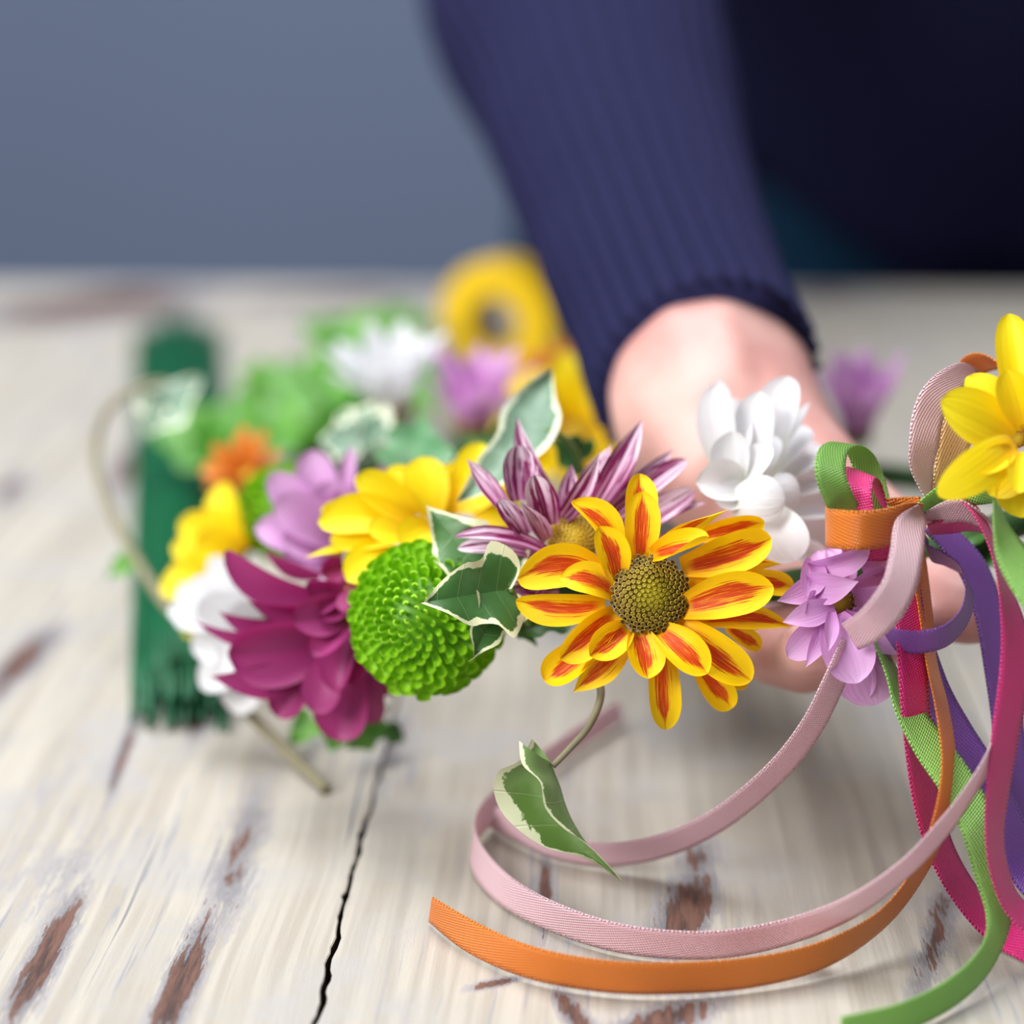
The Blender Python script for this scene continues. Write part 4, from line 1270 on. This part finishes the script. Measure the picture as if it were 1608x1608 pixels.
# first bow
ribbon('lime green ribbon loop standing up beside the white flower', M['r_green'], [
    (1385, 815, .458, 26, 3), (1376, 790, .466, 26, 3), (1366, 750, .470, 25, 3), (1352, 714, .467, 24, 2), (1332, 697, .459, 22, 3), (1310, 706, .450, 24, 4), (1304, 738, .445, 26, 5), (1313, 772, .446, 28, 3), (1328, 802, .452, 29, 2)], group=RG_)
ribbon('small dark magenta ribbon loop inside the green loop', M['r_magenta'], [
    (1380, 815, .466, 16, 6, -1), (1376, 780, .468, 14, 6, -1), (1368, 752, .465, 14, 6, -1), (1352, 742, .458, 20, 8, -1), (1342, 762, .452, 24, 10, -1), (1345, 800, .452, 26, 8, -1)], group=RG_)
ribbon('orange satin ribbon loop lying across the first bow', M['r_orange'], [
    (1445, 806, .462, 0, 26), (1400, 812, .468, 0, 30), (1340, 816, .468, 0, 30), (1302, 824, .460, 0, 31), (1298, 828, .452, 0, 31), (1315, 831, .446, 0, 31), (1350, 833, .443, 0, 31), (1392, 828, .446, -1, 30), (1425, 812, .452, -4, 22), (1446, 806, .458, -4, 14)], group=RG_)
ribbon('magenta ribbon loop under the orange loop', M['r_magenta'], [
    (1440, 830, .462, 2, 24), (1400, 850, .457, 0, 28), (1365, 853, .455, 0, 28), (1325, 845, .460, 2, 28), (1330, 835, .470, 2, 28), (1400, 825, .472, 2, 26)], group=RG_)
ribbon('pale pink ribbon loop curving down over the lilac flower', M['r_pink'], [
    (1448, 800, .455, 6, 8), (1430, 826, .447, 25, 10), (1424, 868, .441, 28, 3), (1414, 915, .438, 28, 8), (1392, 955, .437, 25, 17), (1362, 985, .440, 18, 22), (1335, 1000, .450, 14, 22)], group=RG_)
ribbon('purple ribbon loop hanging in front of the thumb', M['r_purple'], [
    (1390, 998, .458, 2, 17), (1415, 1007, .452, 1, 18), (1450, 1008, .447, 0, 18), (1487, 997, .447, 2, 17), (1514, 968, .452, 5, 13), (1523, 930, .460, 7, 10), (1510, 896, .466, 4, 10), (1483, 878, .468, 2, 11), (1458, 866, .466, 4, 14), (1450, 835, .462, 8, 14)], group=RG_)
ribbon('long magenta ribbon falling from the first bow to the table', M['r_magenta'], [
    (1420, 900, .462, 24, 3), (1428, 960, .458, 25, 2), (1433, 1045, .455, 25, -1), (1440, 1140, .454, 24, -4), (1453, 1240, .455, 23, -8), (1474, 1325, .458, 19, -13), (1512, 1398, .461, 14, -18), (1562, 1455, .461, 9, -21), (1625, 1490, .455, 6, -23), (1700, 1505, .445, 4, -24)], group=RG_)
ribbon('purple ribbon band falling behind the hanging ribbons', M['r_purple'], [
    (1462, 825, .474, 14, -8), (1492, 848, .474, 20, -10), (1528, 893, .474, 24, -8), (1553, 962, .474, 25, -4), (1570, 1050, .474, 27, 0), (1584, 1150, .474, 27, 0), (1592, 1240, .475, 27, -2), (1606, 1330, .476, 26, -6), (1640, 1400, .470, 20, -16)], group=RG_)
ribbon('purple ribbon slanting behind the green tail to the table', M['r_purple'], [
    (1440, 1000, .466, 20, -14), (1468, 1085, .466, 22, -14), (1505, 1155, .466, 22, -16), (1546, 1220, .466, 22, -17), (1585, 1300, .468, 24, -14), (1612, 1370, .470, 22, -16), (1660, 1420, .466, 16, -20)], group=RG_)
ribbon('lime green ribbon tail twisting down to the table front', M['r_green'], [
    (1375, 1000, .460, 6, -4), (1400, 1055, .457, 9, -6), (1422, 1108, .454, 16, -12), (1460, 1170, .451, 22, -17), (1500, 1226, .448, 26, -15), (1535, 1292, .446, 28, -12), (1556, 1370, .444, 28, -6), (1569, 1432, .443, 23, -2), (1560, 1482, .440, 16, 8), (1530, 1528, .434, 12, 18), (1480, 1568, .427, 8, 23), (1410, 1600, .419, 3, 26), (1320, 1622, .413, 0, 28)], group=RG_)
ribbon('orange ribbon tail with a cut end lying in front on the table', M['r_orange'], [
    (1436, 850, .468, 16, 4), (1452, 950, .463, 12, 3), (1462, 1035, .458, 9, 0), (1480, 1115, .452, 11, -1), (1490, 1200, .447, 12, 0), (1477, 1290, .443, 13, 4), (1442, 1372, .448, 9, 8), (1382, 1446, .446, 7, 13), (1290, 1500, .441, 7, 22), (1180, 1527, .440, 4, 26), (1060, 1536, .4405, 1, 27), (950, 1533, .441, -2, 27), (835, 1512, .447, -7, 26), (745, 1474, .457, -10, 24), (676, 1428, .470, -3, 21)], group=RG_)
ribbon('pale pink ribbon curling in a loop on the table', M['r_pink'], [
    (1600, 1060, .455, 12, 4), (1580, 1130, .447, 9, 4), (1553, 1195, .440, 8, 6), (1515, 1255, .437, 8, 8), (1480, 1302, .436, 9, 11), (1420, 1365, .434, 8, 13), (1335, 1425, .439, 8, 18), (1230, 1465, .449, 5, 22), (1120, 1484, .449, 1, 24), (1000, 1478, .452, -4, 24), (900, 1452, .459, -8, 23), (810, 1410, .471, -13, 21), (758, 1362, .485, -11, 20), (743, 1318, .499, -3, 22), (765, 1277, .512, 6, 20), (815, 1232, .529, 8, 18), (885, 1176, .552, 6, 17), (975, 1115, .578, 5, 16)], group=RG_)
ribbon('pale pink ribbon sweeping behind the curled ivy leaf', M['r_pink'], [
    (1335, 1010, .458, 14, 10), (1308, 1075, .455, 16, 11), (1272, 1145, .459, 15, 13), (1215, 1216, .466, 13, 15), (1130, 1286, .476, 9, 18), (1040, 1328, .485, 4, 20), (950, 1342, .490, 0, 20), (870, 1328, .495, -5, 20), (812, 1300, .503, -7, 19), (775, 1283, .511, -6, 18)], group=RG_)
# second bow
ribbon('pale pink ribbon loop standing behind the large yellow flower', M['r_pink'], [
    (1462, 790, .462, 8, 6), (1447, 742, .459, 18, 4), (1451, 698, .457, 25, 3), (1457, 655, .458, 26, 6), (1472, 620, .460, 24, 12), (1500, 592, .466, 18, 14), (1530, 580, .474, 12, 10), (1555, 610, .480, 20, 6), (1540, 700, .476, 24, 4)], group=RG_)
ribbon('pale orange ribbon loop beside the pink loop', M['r_peach'], [
    (1476, 790, .466, 12, 5), (1490, 740, .466, 25, 4), (1500, 690, .467, 27, 5), (1512, 640, .470, 26, 8), (1535, 605, .475, 20, 10), (1560, 620, .480, 22, 6)], group=RG_)
ribbon('dark orange ribbon arching over the second bow', M['r_orange'], [
    (1505, 610, .482, 8, 14), (1520, 582, .480, 12, 16), (1545, 568, .477, 16, 14), (1575, 572, .474, 20, 10), (1600, 600, .472, 20, 6), (1605, 700, .470, 22, 4)], group=RG_)
ribbon('green ribbon knot end between the two bows', M['r_green'], [
    (1440, 808, .460, 6, 12), (1470, 784, .457, 6, 14), (1500, 770, .455, 6, 20), (1535, 765, .454, 2, 28), (1570, 760, .458, 2, 28)], group=RG_)
ribbon('pink ribbon wedge under the second bow', M['r_pink'], [
    (1452, 815, .462, 2, 8), (1480, 806, .456, 2, 16), (1510, 802, .454, 4, 18), (1545, 818, .456, 4, 14), (1575, 840, .462, 4, 10)], group=RG_)
ribbon('dark magenta ribbon fold below the pink wedge', M['r_magenta'], [
    (1458, 832, .466, 2, 8), (1490, 826, .462, 2, 12), (1525, 822, .462, 2, 12), (1560, 832, .466, 2, 10)], group=RG_)
ribbon('wide magenta ribbon hanging from the second bow', M['r_magenta'], [
    (1505, 778, .456, 4, -3), (1530, 800, .453, 5, -4), (1553, 842, .450, 6, -2), (1573, 905, .447, 8, 0), (1592, 985, .444, 22, 2), (1593, 1060, .442, 26, 4), (1579, 1155, .441, 24, 5), (1567, 1240, .441, 20, 3), (1562, 1310, .441, 16, 0), (1570, 1370, .442, 15, -5), (1592, 1422, .444, 12, -12), (1640, 1462, .446, 8, -20)], group=RG_)
ribbon('bright green ribbon tail hanging in front of the wide magenta one', M['r_green'], [
    (1563, 785, .444, 3, 0), (1572, 825, .440, 13, -3), (1590, 873, .437, 25, -11), (1622, 925, .434, 27, -15), (1665, 985, .432, 26, -17)], group=RG_)
